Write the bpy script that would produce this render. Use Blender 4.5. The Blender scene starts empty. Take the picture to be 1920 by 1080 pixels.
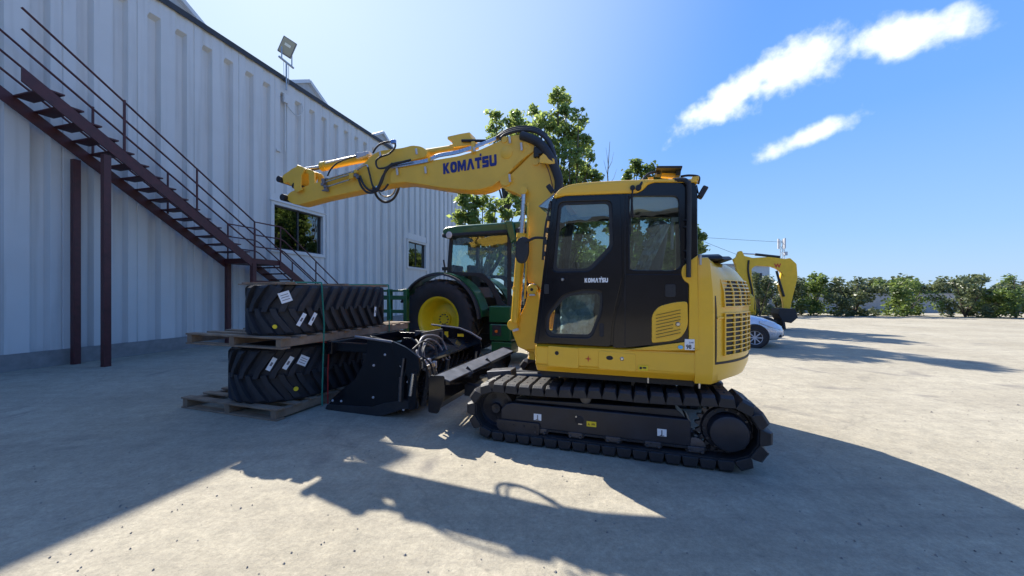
import bpy, math, random
from mathutils import Vector, Matrix, noise
random.seed(7)
R = math.radians
SC = bpy.context.scene
COL = SC.collection
# ------------------------------------------------------------------ camera, sky, sun, exposure
EYE, FOC, HZ = 1.6, 690.0, 550.0           # eye height (m), focal length and horizon row of the 1920 px wide photograph
cam_d = bpy.data.cameras.new('camera'); cam = bpy.data.objects.new('camera', cam_d); COL.objects.link(cam)
cam_d.sensor_width = 36; cam_d.lens = FOC/1920*36; cam_d.clip_end = 3000; cam_d.clip_start = 0.05
cam_d.shift_y = (HZ-540)/1920
cam.location = (0, 0, EYE); cam.rotation_euler = (R(90), 0, 0)
SC.camera = cam
SC.view_settings.view_transform = 'Standard'; SC.view_settings.look = 'None'
SC.view_settings.exposure = 1.02; SC.view_settings.gamma = 1
SUN_EL, SUN_AZ = R(41.4), R(-34.9)
w = bpy.data.worlds.new('World'); SC.world = w; w.use_nodes = True
nt = w.node_tree; nt.nodes.clear(); N = nt.nodes.new; LK = nt.links.new
out = N('ShaderNodeOutputWorld'); bg = N('ShaderNodeBackground'); bg.inputs[1].default_value = 0.13
sky = N('ShaderNodeTexSky'); sky.sky_type = 'NISHITA'; sky.sun_disc = False
sky.sun_elevation = SUN_EL; sky.sun_rotation = SUN_AZ
sky.air_density = 1.0; sky.dust_density = 0.6; sky.ozone_density = 2.2
tc = N('ShaderNodeTexCoord')
def vdot(v):
    n = N('ShaderNodeVectorMath'); n.operation = 'DOT_PRODUCT'; LK(tc.outputs['Generated'], n.inputs[0]); n.inputs[1].default_value = v; return n.outputs['Value']
def mth(op, a, b=None, c=None):
    n = N('ShaderNodeMath'); n.operation = op
    for i, x in enumerate((a, b, c)):
        if x is None: continue
        if isinstance(x, (int, float)): n.inputs[i].default_value = x
        else: LK(x, n.inputs[i])
    return n.outputs[0]
ns = N('ShaderNodeTexNoise'); ns.inputs['Scale'].default_value = 9; ns.inputs['Detail'].default_value = 9; ns.inputs['Roughness'].default_value = 0.62
LK(tc.outputs['Generated'], ns.inputs['Vector'])
ns2 = N('ShaderNodeTexNoise'); ns2.inputs['Scale'].default_value = 34; ns2.inputs['Detail'].default_value = 6
LK(tc.outputs['Generated'], ns2.inputs['Vector'])
def cloud(c, along, la, lb):
    c = Vector(c).normalized(); e1 = Vector(along); e1 = (e1-c*e1.dot(c)).normalized(); e2 = c.cross(e1)
    dc = mth('MAXIMUM', vdot(c), 0.05)
    a = mth('DIVIDE', mth('DIVIDE', vdot(e1), dc), la); b = mth('DIVIDE', mth('DIVIDE', vdot(e2), dc), lb)
    r = mth('SQRT', mth('ADD', mth('MULTIPLY', a, a), mth('MULTIPLY', b, b)))
    m = mth('ADD', mth('SUBTRACT', 1.0, r), mth('MULTIPLY', mth('SUBTRACT', ns.outputs[0], 0.5), 1.9))
    return mth('ADD', m, mth('MULTIPLY', mth('SUBTRACT', ns2.outputs[0], 0.5), 0.8))
m1 = cloud((0.625, 1, 0.555), (0.20, 0, 0.135), 0.17, 0.040)
m4 = cloud((0.765, 1, 0.61), (0.20, 0, 0.12), 0.13, 0.055)
m2 = cloud((0.80, 1, 0.425), (0.2, 0, 0.09), 0.10, 0.026)
m3 = cloud((1.05, 1, 0.70), (0.2, 0, 0.03), 0.10, 0.035)
mm = mth('MAXIMUM', mth('MAXIMUM', mth('MAXIMUM', m1, m4), m2), m3)
mr = N('ShaderNodeMapRange'); mr.interpolation_type = 'SMOOTHSTEP'; LK(mm, mr.inputs[0]); mr.inputs[1].default_value = 0.0; mr.inputs[2].default_value = 0.75; mr.inputs[4].default_value = 0.95
# clear-sky colour by height above the horizon, whitened towards the sun, blended over the physical sky
sdv = (math.sin(SUN_AZ)*math.cos(SUN_EL), math.cos(SUN_AZ)*math.cos(SUN_EL), math.sin(SUN_EL))
er = N('ShaderNodeValToRGB'); LK(vdot((0, 0, 1)), er.inputs[0]); cr_ = er.color_ramp
SKYC = [(0.0, (0.46, 0.66, 0.92)), (0.12, (0.33, 0.58, 0.95)), (0.35, (0.18, 0.44, 1.04)), (0.7, (0.115, 0.33, 0.98)), (1.0, (0.07, 0.22, 0.80))]
for i, (p, c) in enumerate(SKYC):
    e = cr_.elements[i] if i < 2 else cr_.elements.new(p)
    e.position = p; e.color = (*c, 1)
gl = N('ShaderNodeMapRange'); gl.interpolation_type = 'SMOOTHSTEP'; LK(vdot(sdv), gl.inputs[0]); gl.inputs[1].default_value = 0.55; gl.inputs[2].default_value = 1.03; gl.inputs[4].default_value = 0.95
gm_ = N('ShaderNodeMix'); gm_.data_type = 'RGBA'; LK(gl.outputs[0], gm_.inputs[0]); LK(er.outputs[0], gm_.inputs[6]); gm_.inputs[7].default_value = (0.62, 0.80, 1.0, 1)
sc_ = N('ShaderNodeMix'); sc_.data_type = 'RGBA'; sc_.blend_type = 'MULTIPLY'; sc_.inputs[0].default_value = 1; LK(gm_.outputs[2], sc_.inputs[6]); sc_.inputs[7].default_value = (4.0, 4.0, 4.0, 1)
hb_ = N('ShaderNodeMix'); hb_.data_type = 'RGBA'; hb_.inputs[0].default_value = 0.92; LK(sky.outputs[0], hb_.inputs[6]); LK(sc_.outputs[2], hb_.inputs[7])
mx = N('ShaderNodeMix'); mx.data_type = 'RGBA'; LK(mr.outputs[0], mx.inputs[0]); LK(hb_.outputs[2], mx.inputs[6]); mx.inputs[7].default_value = (4.5, 4.85, 5.0, 1)
LK(mx.outputs[2], bg.inputs[0]); LK(bg.outputs[0], out.inputs[0])
sl = bpy.data.lights.new('sun', 'SUN'); sl.energy = 5.0; sl.angle = R(0.55); sl.color = (1, 0.94, 0.84)
so = bpy.data.objects.new('sun', sl); COL.objects.link(so)
sd = Vector((math.sin(SUN_AZ)*math.cos(SUN_EL), math.cos(SUN_AZ)*math.cos(SUN_EL), math.sin(SUN_EL)))
so.rotation_euler = sd.to_track_quat('Z', 'Y').to_euler(); so.location = sd*60

# ------------------------------------------------------------------ helpers
def tag(o, label=None, cat=None, group=None, kind=None):
    if label: o['label'] = label
    if cat: o['category'] = cat
    if group: o['group'] = group
    if kind: o['kind'] = kind
    return o
def empty(name, loc=(0,0,0), rz=0, parent=None):
    o = bpy.data.objects.new(name, None); COL.objects.link(o); o.location = loc; o.rotation_euler = (0,0,rz)
    if parent: o.parent = parent
    return o
def link_mesh(name, me, mat, parent=None, bevel=0, smooth=38, seg=2):
    o = bpy.data.objects.new(name, me); COL.objects.link(o)
    if mat and not me.materials: me.materials.append(mat)
    if parent: o.parent = parent
    if smooth is not None and len(me.polygons):
        me.polygons.foreach_set('use_smooth', [True]*len(me.polygons)); me.set_sharp_from_angle(angle=R(smooth))
    if bevel:
        b = o.modifiers.new('bevel', 'BEVEL'); b.width = bevel; b.segments = seg; b.limit_method = 'ANGLE'; b.angle_limit = R(32); b.harden_normals = True
    return o
class MB:
    def __init__(s): s.v = []; s.f = []
    def add(s, vs, fs):
        n = len(s.v); s.v += [tuple(x) for x in vs]; s.f += [tuple(i+n for i in f) for f in fs]; return s
    def box(s, c, d, rot=None):
        hx, hy, hz = d[0]/2, d[1]/2, d[2]/2
        vs = [Vector((x,y,z)) for x in (-hx,hx) for y in (-hy,hy) for z in (-hz,hz)]
        if rot is not None: vs = [rot @ v for v in vs]
        c = Vector(c)
        return s.add([v+c for v in vs], [(0,1,3,2),(4,6,7,5),(0,4,5,1),(2,3,7,6),(0,2,6,4),(1,5,7,3)])
    def span(s, a, b): # box by two corners
        return s.box([(a[i]+b[i])/2 for i in range(3)], [abs(a[i]-b[i]) for i in range(3)])
    def bar(s, p, q, w, h=None, up=(0,0,1)):
        p = Vector(p); q = Vector(q); d = q-p; L = d.length; x = d.normalized(); y = Vector(up).cross(x)
        if y.length < 1e-4: y = Vector((0,1,0)).cross(x)
        y.normalize(); z = x.cross(y); m = Matrix((x,y,z)).transposed()
        return s.box((p+q)/2, (L, w, h or w), m)
    def tube(s, pts, r, n=8, caps=True, smooth=0):
        pts = [Vector(p) for p in pts]
        if smooth: pts = crom(pts, smooth)
        rs = r if isinstance(r, (list, tuple)) else [r]*len(pts)
        if smooth and isinstance(r, (list, tuple)):
            k = len(r); rs = [r[min(int(i/(len(pts)-1)*(k-1)), k-2)]*(1-((i/(len(pts)-1)*(k-1))-min(int(i/(len(pts)-1)*(k-1)), k-2))) + r[min(int(i/(len(pts)-1)*(k-1)), k-2)+1]*((i/(len(pts)-1)*(k-1))-min(int(i/(len(pts)-1)*(k-1)), k-2)) for i in range(len(pts))]
        vs = []; up = Vector((0.123, 0.31, 0.94))
        t0 = (pts[1]-pts[0]).normalized(); a = t0.cross(up)
        if a.length < 0.1: a = t0.cross(Vector((1,0,0)))
        a.normalize()
        for i, p in enumerate(pts):
            t = (pts[min(i+1, len(pts)-1)]-pts[max(i-1, 0)]).normalized()
            a = (a-t*a.dot(t)).normalized(); b = t.cross(a)
            vs += [p+(a*math.cos(2*math.pi*k/n)+b*math.sin(2*math.pi*k/n))*rs[i] for k in range(n)]
        fs = [(i*n+k, i*n+(k+1)%n, (i+1)*n+(k+1)%n, (i+1)*n+k) for i in range(len(pts)-1) for k in range(n)]
        if caps: fs += [tuple(range(n-1,-1,-1)), tuple((len(pts)-1)*n+k for k in range(n))]
        return s.add(vs, fs)
    def cyl(s, p, q, r, r2=None, n=24): return s.tube([p, q], [r, r if r2 is None else r2], n)
    def lathe(s, prof, c, ax, n=32, closed=False):  # prof: (radius, along) pairs around axis ax through c
        ax = Vector(ax).normalized(); a = ax.cross(Vector((0,0,1)))
        if a.length < 0.1: a = ax.cross(Vector((1,0,0)))
        a.normalize(); b = ax.cross(a); c = Vector(c); vs = []; k = len(prof)
        for i in range(n):
            t = 2*math.pi*i/n; d = a*math.cos(t)+b*math.sin(t)
            vs += [c+d*r+ax*h for r, h in prof]
        fs = []
        for i in range(n):
            j = (i+1) % n
            for m in range(k if closed else k-1):
                m2 = (m+1) % k; fs.append((i*k+m, j*k+m, j*k+m2, i*k+m2))
        return s.add(vs, fs)
    def loft(s, rings, closed=True, caps=True):
        n = len(rings[0]); vs = [p for r in rings for p in r]; m = n if closed else n-1
        fs = [(i*n+k, i*n+(k+1)%n, (i+1)*n+(k+1)%n, (i+1)*n+k) for i in range(len(rings)-1) for k in range(m)]
        if caps: fs += [tuple(range(n-1,-1,-1)), tuple((len(rings)-1)*n+k for k in range(n))]
        return s.add(vs, fs)
    def build(s, name, mat, parent=None, bevel=0, smooth=38, seg=2, fix=True):
        me = bpy.data.meshes.new(name); me.from_pydata(s.v, [], s.f); me.update()
        if fix:
            import bmesh
            bm = bmesh.new(); bm.from_mesh(me); bmesh.ops.recalc_face_normals(bm, faces=bm.faces); bm.to_mesh(me); bm.free()
        return link_mesh(name, me, mat, parent, bevel, smooth, seg)
def crom(p, n):
    o = []
    for i in range(len(p)-1):
        a, b, c, d = p[max(i-1,0)], p[i], p[i+1], p[min(i+2, len(p)-1)]
        for k in range(n):
            t = k/n; o.append(0.5*((2*b)+(c-a)*t+(2*a-5*b+4*c-d)*t*t+(3*b-a-3*c+d)*t**3))
    return o+[p[-1]]
def rnd(pts, r, n=5):                          # round the corners of a 2-D polygon
    o = []; m = len(pts)
    for i in range(m):
        p = Vector(pts[i][:2]); a = Vector(pts[i-1][:2])-p; b = Vector(pts[(i+1)%m][:2])-p
        rr = pts[i][2] if len(pts[i]) > 2 else r
        la, lb = a.length, b.length; d = min(rr, la*0.48, lb*0.48); a.normalize(); b.normalize()
        p0, p1 = p+a*d, p+b*d
        for k in range(n+1):
            t = k/n; o.append(tuple(p0*(1-t)**2+p*2*t*(1-t)+p1*t*t))
    return o
def M4(o, ex, ey):
    ex = Vector(ex).normalized(); ey = Vector(ey).normalized(); ez = ex.cross(ey)
    m = Matrix((ex, ey, ez)).transposed().to_4x4(); m.translation = Vector(o); return m
def plate_mesh(name, outer, holes, th, bev, mtx):
    cu = bpy.data.curves.new(name, 'CURVE'); cu.dimensions = '2D'; cu.fill_mode = 'BOTH'; cu.extrude = max(th/2-bev, 0.0002); cu.bevel_depth = bev; cu.bevel_resolution = 1; cu.offset = -bev
    for pl in [outer]+list(holes):
        sp = cu.splines.new('POLY'); sp.points.add(len(pl)-1); sp.use_cyclic_u = True
        for i, p in enumerate(pl): sp.points[i].co = (p[0], p[1], 0, 1)
    ob = bpy.data.objects.new(name, cu); me = bpy.data.meshes.new_from_object(ob)
    bpy.data.objects.remove(ob); bpy.data.curves.remove(cu); me.transform(mtx); return me
def plate(name, outer, mat, parent, y, th=0.02, holes=(), bev=0.003, mtx=None):  # outline in (x, z), centred on plane y
    me = plate_mesh(name, outer, holes, th, bev, mtx or M4((0, y, 0), (1,0,0), (0,0,1)))
    return link_mesh(name, me, mat, parent, 0, 40)
def text(name, s, size, mat, parent, mtx, ext=0.001, off=0.0, shear=0.0, space=1.0, xs=1.0, align='CENTER'):
    cu = bpy.data.curves.new(name, 'FONT'); cu.body = s; cu.size = size; cu.extrude = ext; cu.offset = off; cu.shear = shear; cu.space_character = space
    cu.align_x = align; cu.align_y = 'CENTER'
    ob = bpy.data.objects.new(name, cu); me = bpy.data.meshes.new_from_object(ob)
    bpy.data.objects.remove(ob); bpy.data.curves.remove(cu)
    me.transform(mtx @ Matrix.Diagonal((xs,1,1,1))); return link_mesh(name, me, mat, parent, 0, None)
GLY = {                                        # heavy block capitals, outlines in a unit-high box (outer, holes), width
'K': (([(0,0),(0,1),(.34,1),(.34,.64),(.62,1),(1.02,1),(.62,.55),(1.06,0),(.64,0),(.34,.40),(.34,0)],), 1.06),
'O': ((rnd([(0,0),(0,1),(1.06,1),(1.06,0)], .42, 6), rnd([(.36,.27),(.36,.73),(.70,.73),(.70,.27)], .16, 4)), 1.06),
'M': (([(0,0),(0,1),(.40,1),(.66,.50),(.92,1),(1.32,1),(1.32,0),(1.0,0),(1.0,.52),(.76,.06),(.56,.06),(.32,.52),(.32,0)],), 1.32),
'A': (([(0,0),(.40,1),(.80,1),(1.20,0),(.84,0),(.76,.20),(.60,.62),(.36,0)],), 1.20),
'T': (([(.32,0),(.32,.70),(0,.70),(0,1),(1.0,1),(1.0,.70),(.68,.70),(.68,0)],), 1.0),
'S': (([(.0,.0),(.0,.27),(.62,.27),(.62,.37),(.10,.37),(0,.47),(0,.90),(.10,1),(.96,1),(.96,.73),(.36,.73),(.36,.64),(.88,.64),(.98,.54),(.98,.10),(.88,0)],), .98),
'U': ((rnd([(0,1,.01),(.35,1,.01),(.35,.28,.05),(.72,.28,.05),(.72,1,.01),(1.07,1,.01),(1.07,0,.3),(0,0,.3)], .05, 4),), 1.07)}
def lettering(name, word, width, height, m, parent, mtx, th=0.003, gap=0.10):
    tot = sum(GLY[ch][1] for ch in word)+gap*(len(word)-1); sx = width/tot; x = -width/2; V = MB()
    for i, ch in enumerate(word):
        g, wd_ = GLY[ch]; sc = lambda pl: [(x+p[0]*sx, (p[1]-0.5)*height) for p in pl]
        me = plate_mesh('g', sc(g[0]), [sc(h) for h in g[1:]], th, 0.0, mtx); V.add([v.co for v in me.vertices], [tuple(p.vertices) for p in me.polygons]); bpy.data.meshes.remove(me)
        if ch == 'T': me = plate_mesh('g', [(x+(wd_+.02)*sx, height*.56), (x+(wd_+.02)*sx, height*.80), (x+(wd_-.22)*sx, height*.80), (x+(wd_-.22)*sx, height*.56)], [], th, 0.0, mtx); V.add([v.co for v in me.vertices], [tuple(p.vertices) for p in me.polygons]); bpy.data.meshes.remove(me)
        x += (wd_+gap)*sx
    return V.build(name, m, parent, smooth=None)
class Frame:                                   # a level frame standing at O, x forward, y left; tr() gives where a sight line meets plane y
    def __init__(s, O, F):
        s.O = Vector(O[:2]); s.F = Vector(F[:2]).normalized(); s.L = Vector((-s.F.y, s.F.x)); s.rz = math.atan2(s.F.y, s.F.x)
    def tr(s, u, v, y=0.0):
        r = Vector(((u-960)/FOC, 1.0)); t = (y+s.O.dot(s.L))/r.dot(s.L)
        P = r*t; return ((P-s.O).dot(s.F), EYE+t*(HZ-v)/FOC)
    def pl(s, pts, y=0.0): return [s.tr(p[0], p[1], y)+tuple(p[2:]) for p in pts]
    def p3(s, u, v, y=0.0): x, z = s.tr(u, v, y); return Vector((x, y, z))
    def empty(s, name, z=0): return empty(name, (s.O.x, s.O.y, z), s.rz)

# ------------------------------------------------------------------ materials
def mat(name, col, rough=0.5, metal=0.0, var=0.0, vscale=6.0, bump=0.0, bscale=60.0, coat=0.0, col2=None, dirt=0.0, trans=None, spec=None, emit=None, vcol=None):
    m = bpy.data.materials.new(name); m.use_nodes = True; t = m.node_tree; b = t.nodes['Principled BSDF']
    b.inputs['Roughness'].default_value = rough; b.inputs['Metallic'].default_value = metal; b.inputs['Coat Weight'].default_value = coat; b.inputs['Coat Roughness'].default_value = 0.08
    if spec is not None: b.inputs['Specular IOR Level'].default_value = spec
    b.inputs['Base Color'].default_value = (*col, 1)
    g = t.nodes.new('ShaderNodeNewGeometry'); tcn = t.nodes.new('ShaderNodeTexCoord')
    if var or col2:
        n = t.nodes.new('ShaderNodeTexNoise'); n.inputs['Scale'].default_value = vscale; n.inputs['Detail'].default_value = 7; n.inputs['Roughness'].default_value = 0.6
        t.links.new(tcn.outputs['Object'], n.inputs['Vector'])
        rp = t.nodes.new('ShaderNodeValToRGB'); rp.color_ramp.elements[0].position = 0.32; rp.color_ramp.elements[1].position = 0.68
        c2 = col2 or tuple(min(1, c*(1+var)) for c in col); c1 = col if col2 else tuple(c*(1-var) for c in col)
        rp.color_ramp.elements[0].color = (*c1, 1); rp.color_ramp.elements[1].color = (*c2, 1)
        t.links.new(n.outputs[0], rp.inputs[0]); src = rp.outputs[0]
        if dirt:
            n3 = t.nodes.new('ShaderNodeTexNoise'); n3.inputs['Scale'].default_value = 2.3; n3.inputs['Detail'].default_value = 9; n3.inputs['Roughness'].default_value = 0.72
            t.links.new(tcn.outputs['Object'], n3.inputs['Vector'])
            mr_ = t.nodes.new('ShaderNodeMapRange'); mr_.inputs[1].default_value = 0.5; mr_.inputs[2].default_value = 0.8; mr_.inputs[4].default_value = dirt; t.links.new(n3.outputs[0], mr_.inputs[0])
            mi = t.nodes.new('ShaderNodeMix'); mi.data_type = 'RGBA'; t.links.new(mr_.outputs[0], mi.inputs[0]); t.links.new(src, mi.inputs[6]); mi.inputs[7].default_value = (0.21, 0.18, 0.14, 1); src = mi.outputs[2]
        t.links.new(src, b.inputs['Base Color'])
        mr2 = t.nodes.new('ShaderNodeMapRange'); mr2.inputs[3].default_value = max(0.03, rough-0.10); mr2.inputs[4].default_value = min(1, rough+0.12); t.links.new(n.outputs[0], mr2.inputs[0]); t.links.new(mr2.outputs[0], b.inputs['Roughness'])
    if bump:
        n2 = t.nodes.new('ShaderNodeTexNoise'); n2.inputs['Scale'].default_value = bscale; n2.inputs['Detail'].default_value = 5; t.links.new(tcn.outputs['Object'], n2.inputs['Vector'])
        bp = t.nodes.new('ShaderNodeBump'); bp.inputs['Strength'].default_value = bump; bp.inputs['Distance'].default_value = 0.01; t.links.new(n2.outputs[0], bp.inputs['Height']); t.links.new(bp.outputs[0], b.inputs['Normal'])
    if emit: b.inputs['Emission Color'].default_value = (*emit[:3], 1); b.inputs['Emission Strength'].default_value = emit[3]
    return m
def glass(name, tint, refl=0.12, rough=0.0):
    m = bpy.data.materials.new(name); m.use_nodes = True; t = m.node_tree; t.nodes.clear(); n = t.nodes.new
    o = n('ShaderNodeOutputMaterial'); mi = n('ShaderNodeMixShader'); tr = n('ShaderNodeBsdfTransparent'); gl = n('ShaderNodeBsdfGlossy'); lw = n('ShaderNodeFresnel'); lw.inputs[0].default_value = 1.5
    tr.inputs[0].default_value = (*tint, 1); gl.inputs['Roughness'].default_value = rough; gl.inputs[0].default_value = (0.95, 1, 1, 1)
    a = n('ShaderNodeMath'); a.operation = 'ADD'; a.use_clamp = True; a.inputs[1].default_value = refl; t.links.new(lw.outputs[0], a.inputs[0])
    g = n('ShaderNodeNewGeometry'); ms = n('ShaderNodeMath'); ms.operation = 'MULTIPLY'; sb = n('ShaderNodeMath'); sb.operation = 'SUBTRACT'; sb.inputs[0].default_value = 1.0
    t.links.new(g.outputs['Backfacing'], sb.inputs[1]); t.links.new(a.outputs[0], ms.inputs[0]); ms.inputs[1].default_value = 1.0
    nz = n('ShaderNodeTexNoise'); nz.inputs['Scale'].default_value = 2.2; tcn = n('ShaderNodeTexCoord'); t.links.new(tcn.outputs['Object'], nz.inputs['Vector'])
    bp = n('ShaderNodeBump'); bp.inputs['Strength'].default_value = 0.25; bp.inputs['Distance'].default_value = 0.02; t.links.new(nz.outputs[0], bp.inputs['Height']); t.links.new(bp.outputs[0], gl.inputs['Normal'])
    t.links.new(ms.outputs[0], mi.inputs[0]); t.links.new(tr.outputs[0], mi.inputs[1]); t.links.new(gl.outputs[0], mi.inputs[2]); t.links.new(mi.outputs[0], o.inputs[0]); return m
def leafmat(name, c1, c2, trans=0.35):
    m = bpy.data.materials.new(name); m.use_nodes = True; t = m.node_tree; t.nodes.clear(); n = t.nodes.new
    o = n('ShaderNodeOutputMaterial'); mi = n('ShaderNodeMixShader'); mi.inputs[0].default_value = trans
    p = n('ShaderNodeBsdfPrincipled'); p.inputs['Roughness'].default_value = 0.42; tl = n('ShaderNodeBsdfTranslucent')
    tcn = n('ShaderNodeTexCoord'); nz = n('ShaderNodeTexNoise'); nz.inputs['Scale'].default_value = 1.6; nz.inputs['Detail'].default_value = 4; t.links.new(tcn.outputs['Object'], nz.inputs['Vector'])
    rp = n('ShaderNodeValToRGB'); rp.color_ramp.elements[0].position = 0.35; rp.color_ramp.elements[1].position = 0.65; rp.color_ramp.elements[0].color = (*c1, 1); rp.color_ramp.elements[1].color = (*c2, 1); t.links.new(nz.outputs[0], rp.inputs[0])
    t.links.new(rp.outputs[0], p.inputs['Base Color'])
    hs = n('ShaderNodeHueSaturation'); hs.inputs['Hue'].default_value = 0.47; hs.inputs['Value'].default_value = 2.2; t.links.new(rp.outputs[0], hs.inputs['Color']); t.links.new(hs.outputs[0], tl.inputs[0])
    t.links.new(p.outputs[0], mi.inputs[1]); t.links.new(tl.outputs[0], mi.inputs[2]); t.links.new(mi.outputs[0], o.inputs[0]); return m
YEL = mat('yellow_paint', (0.84, 0.475, 0.022), 0.36, var=0.05, vscale=3, coat=0.35, bump=0.02, bscale=18, dirt=0.12)
YEL2 = mat('yellow_paint_plain', (0.80, 0.47, 0.048), 0.42, var=0.07, vscale=3, dirt=0.14)
BLK = mat('black_paint', (0.006, 0.0065, 0.010), 0.17, var=0.25, vscale=3, coat=0.15, spec=0.35)
BLKM = mat('black_matt', (0.018, 0.019, 0.022), 0.6, var=0.3, vscale=8, bump=0.1)
RUB = mat('rubber', (0.022, 0.022, 0.025), 0.62, var=0.3, vscale=7, bump=0.15, bscale=80, dirt=0.06)
PADM = mat('track_rubber', (0.022, 0.022, 0.025), 0.52, var=0.3, vscale=9, bump=0.2, bscale=70, dirt=0.08)
FRM = mat('undercarriage_paint', (0.016, 0.018, 0.026), 0.42, var=0.3, vscale=5, bump=0.05, dirt=0.04)
STEEL = mat('steel', (0.55, 0.56, 0.58), 0.28, metal=1.0, var=0.1, vscale=30)
DSTEEL = mat('dark_steel', (0.10, 0.10, 0.11), 0.4, metal=0.7, var=0.2, vscale=20)
GREY = mat('grey_plastic', (0.16, 0.16, 0.18), 0.5, var=0.1)
LGREY = mat('light_grey', (0.5, 0.5, 0.52), 0.45, var=0.08)
WHT = mat('white_label', (0.8, 0.82, 0.82), 0.5)
INK = mat('black_ink', (0.01, 0.01, 0.015), 0.6)
BLUEI = mat('blue_lettering', (0.010, 0.018, 0.16), 0.45)
SYEL = mat('yellow_label', (0.85, 0.62, 0.02), 0.5)
SBLU = mat('light_blue_label', (0.16, 0.50, 0.78), 0.5)
SRED = mat('red_mark', (0.55, 0.05, 0.02), 0.5)
PLAST = mat('clear_plastic_film', (0.50, 0.58, 0.62), 0.15, var=0.12, vscale=8, bump=0.6, bscale=14)
GLS = glass('cab_glass', (0.76, 0.83, 0.82), 0.05)
GLSB = glass('window_glass', (0.08, 0.10, 0.12), 0.11)
GLSV = glass('visor_plastic', (0.45, 0.45, 0.5), 0.25, 0.15)
GRN = mat('green_paint', (0.010, 0.085, 0.026), 0.32, var=0.08, vscale=4, coat=0.3)
RIMY = mat('yellow_rim_paint', (0.72, 0.56, 0.015), 0.35, var=0.08, vscale=4, coat=0.2)
RUST = mat('red_oxide_paint', (0.075, 0.018, 0.020), 0.5, var=0.25, vscale=7, bump=0.1)
WOOD = mat('pallet_wood', (0.17, 0.115, 0.075), 0.8, col2=(0.30, 0.22, 0.15), vscale=5, bump=0.4, bscale=40)
ORNG = mat('orange_lens', (0.8, 0.16, 0.01), 0.3)
# ------------------------------------------------------------------ the yellow excavator (x forward = left of the photo, y towards the camera side)
X = Frame((1.229, 4.715), (-0.949, 0.315))
ex = X.empty('excavator'); tag(ex, 'large yellow and black tracked excavator with raised lettered boom, nearest machine in the yard', 'excavator')
SY = 1.16
def xp(pts, y=SY): return X.pl(pts, y)
# --- undercarriage
RI, RS_, XI, XS = 0.235, 0.262, 1.14, -1.125
ZI, ZS = RI+0.085, RS_+0.085
def track_path(n):
    pts = []
    for k in range(10): a = math.pi/2-math.pi*k/9; pts.append((XI+RI*math.cos(a), ZI+RI*math.sin(a)))
    for k in range(1, 16): t = k/16; pts.append((XI+(XS-XI)*t, 0.085))
    for k in range(10): a = -math.pi/2-math.pi*k/9; pts.append((XS+RS_*math.cos(a), ZS+RS_*math.sin(a)))
    for k in range(1, 16):
        t = k/16; pts.append((XS+(XI-XS)*t, (ZS+RS_)*(1-t)+(ZI+RI)*t-0.016*abs(math.sin(2*math.pi*t))))
    pts.append(pts[0]); L = [0]
    for i in range(1, len(pts)): L.append(L[-1]+math.dist(pts[i], pts[i-1]))
    o = []
    for k in range(n):
        s = L[-1]*k/n
        for i in range(len(pts)-1):
            if L[i] <= s < L[i+1] or i == len(pts)-2:
                t = (s-L[i])/(L[i+1]-L[i]); p = (pts[i][0]*(1-t)+pts[i+1][0]*t, pts[i][1]*(1-t)+pts[i+1][1]*t); break
        o.append(p)
    return o, L[-1]
NP = 42
P_, PL = track_path(NP); PITCH = PL/NP
sh = MB(); hw = 0.225; a, b, h = PITCH*0.48, PITCH*0.36, 0.085
ring = lambda y, sx, z0, z1: [(-a*sx, y, z0), (a*sx, y, z0), (a*sx, y, z0+(z1-z0)*0.35), (b*sx, y, z1), (-b*sx, y, z1), (-a*sx, y, z0+(z1-z0)*0.35)]
sh.loft([ring(-hw, 0.96, -0.02, h*0.72), ring(-hw+0.03, 1, 0, h), ring(-0.02, 1, 0, h), ring(0.0, 1, 0, h*0.8), ring(0.02, 1, 0, h), ring(hw-0.03, 1, 0, h), ring(hw, 0.96, -0.02, h*0.72)])
sh.box((0, 0, -0.008), (PITCH*0.8, 2*hw-0.03, 0.016)); sh.box((PITCH*0.0, 0, -0.03), (PITCH*0.95, 0.10, 0.03))
for yy in (-0.1, 0.1): sh.cyl((0.0, yy, h-0.004), (0.0, yy, h+0.006), 0.012, n=8)
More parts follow.
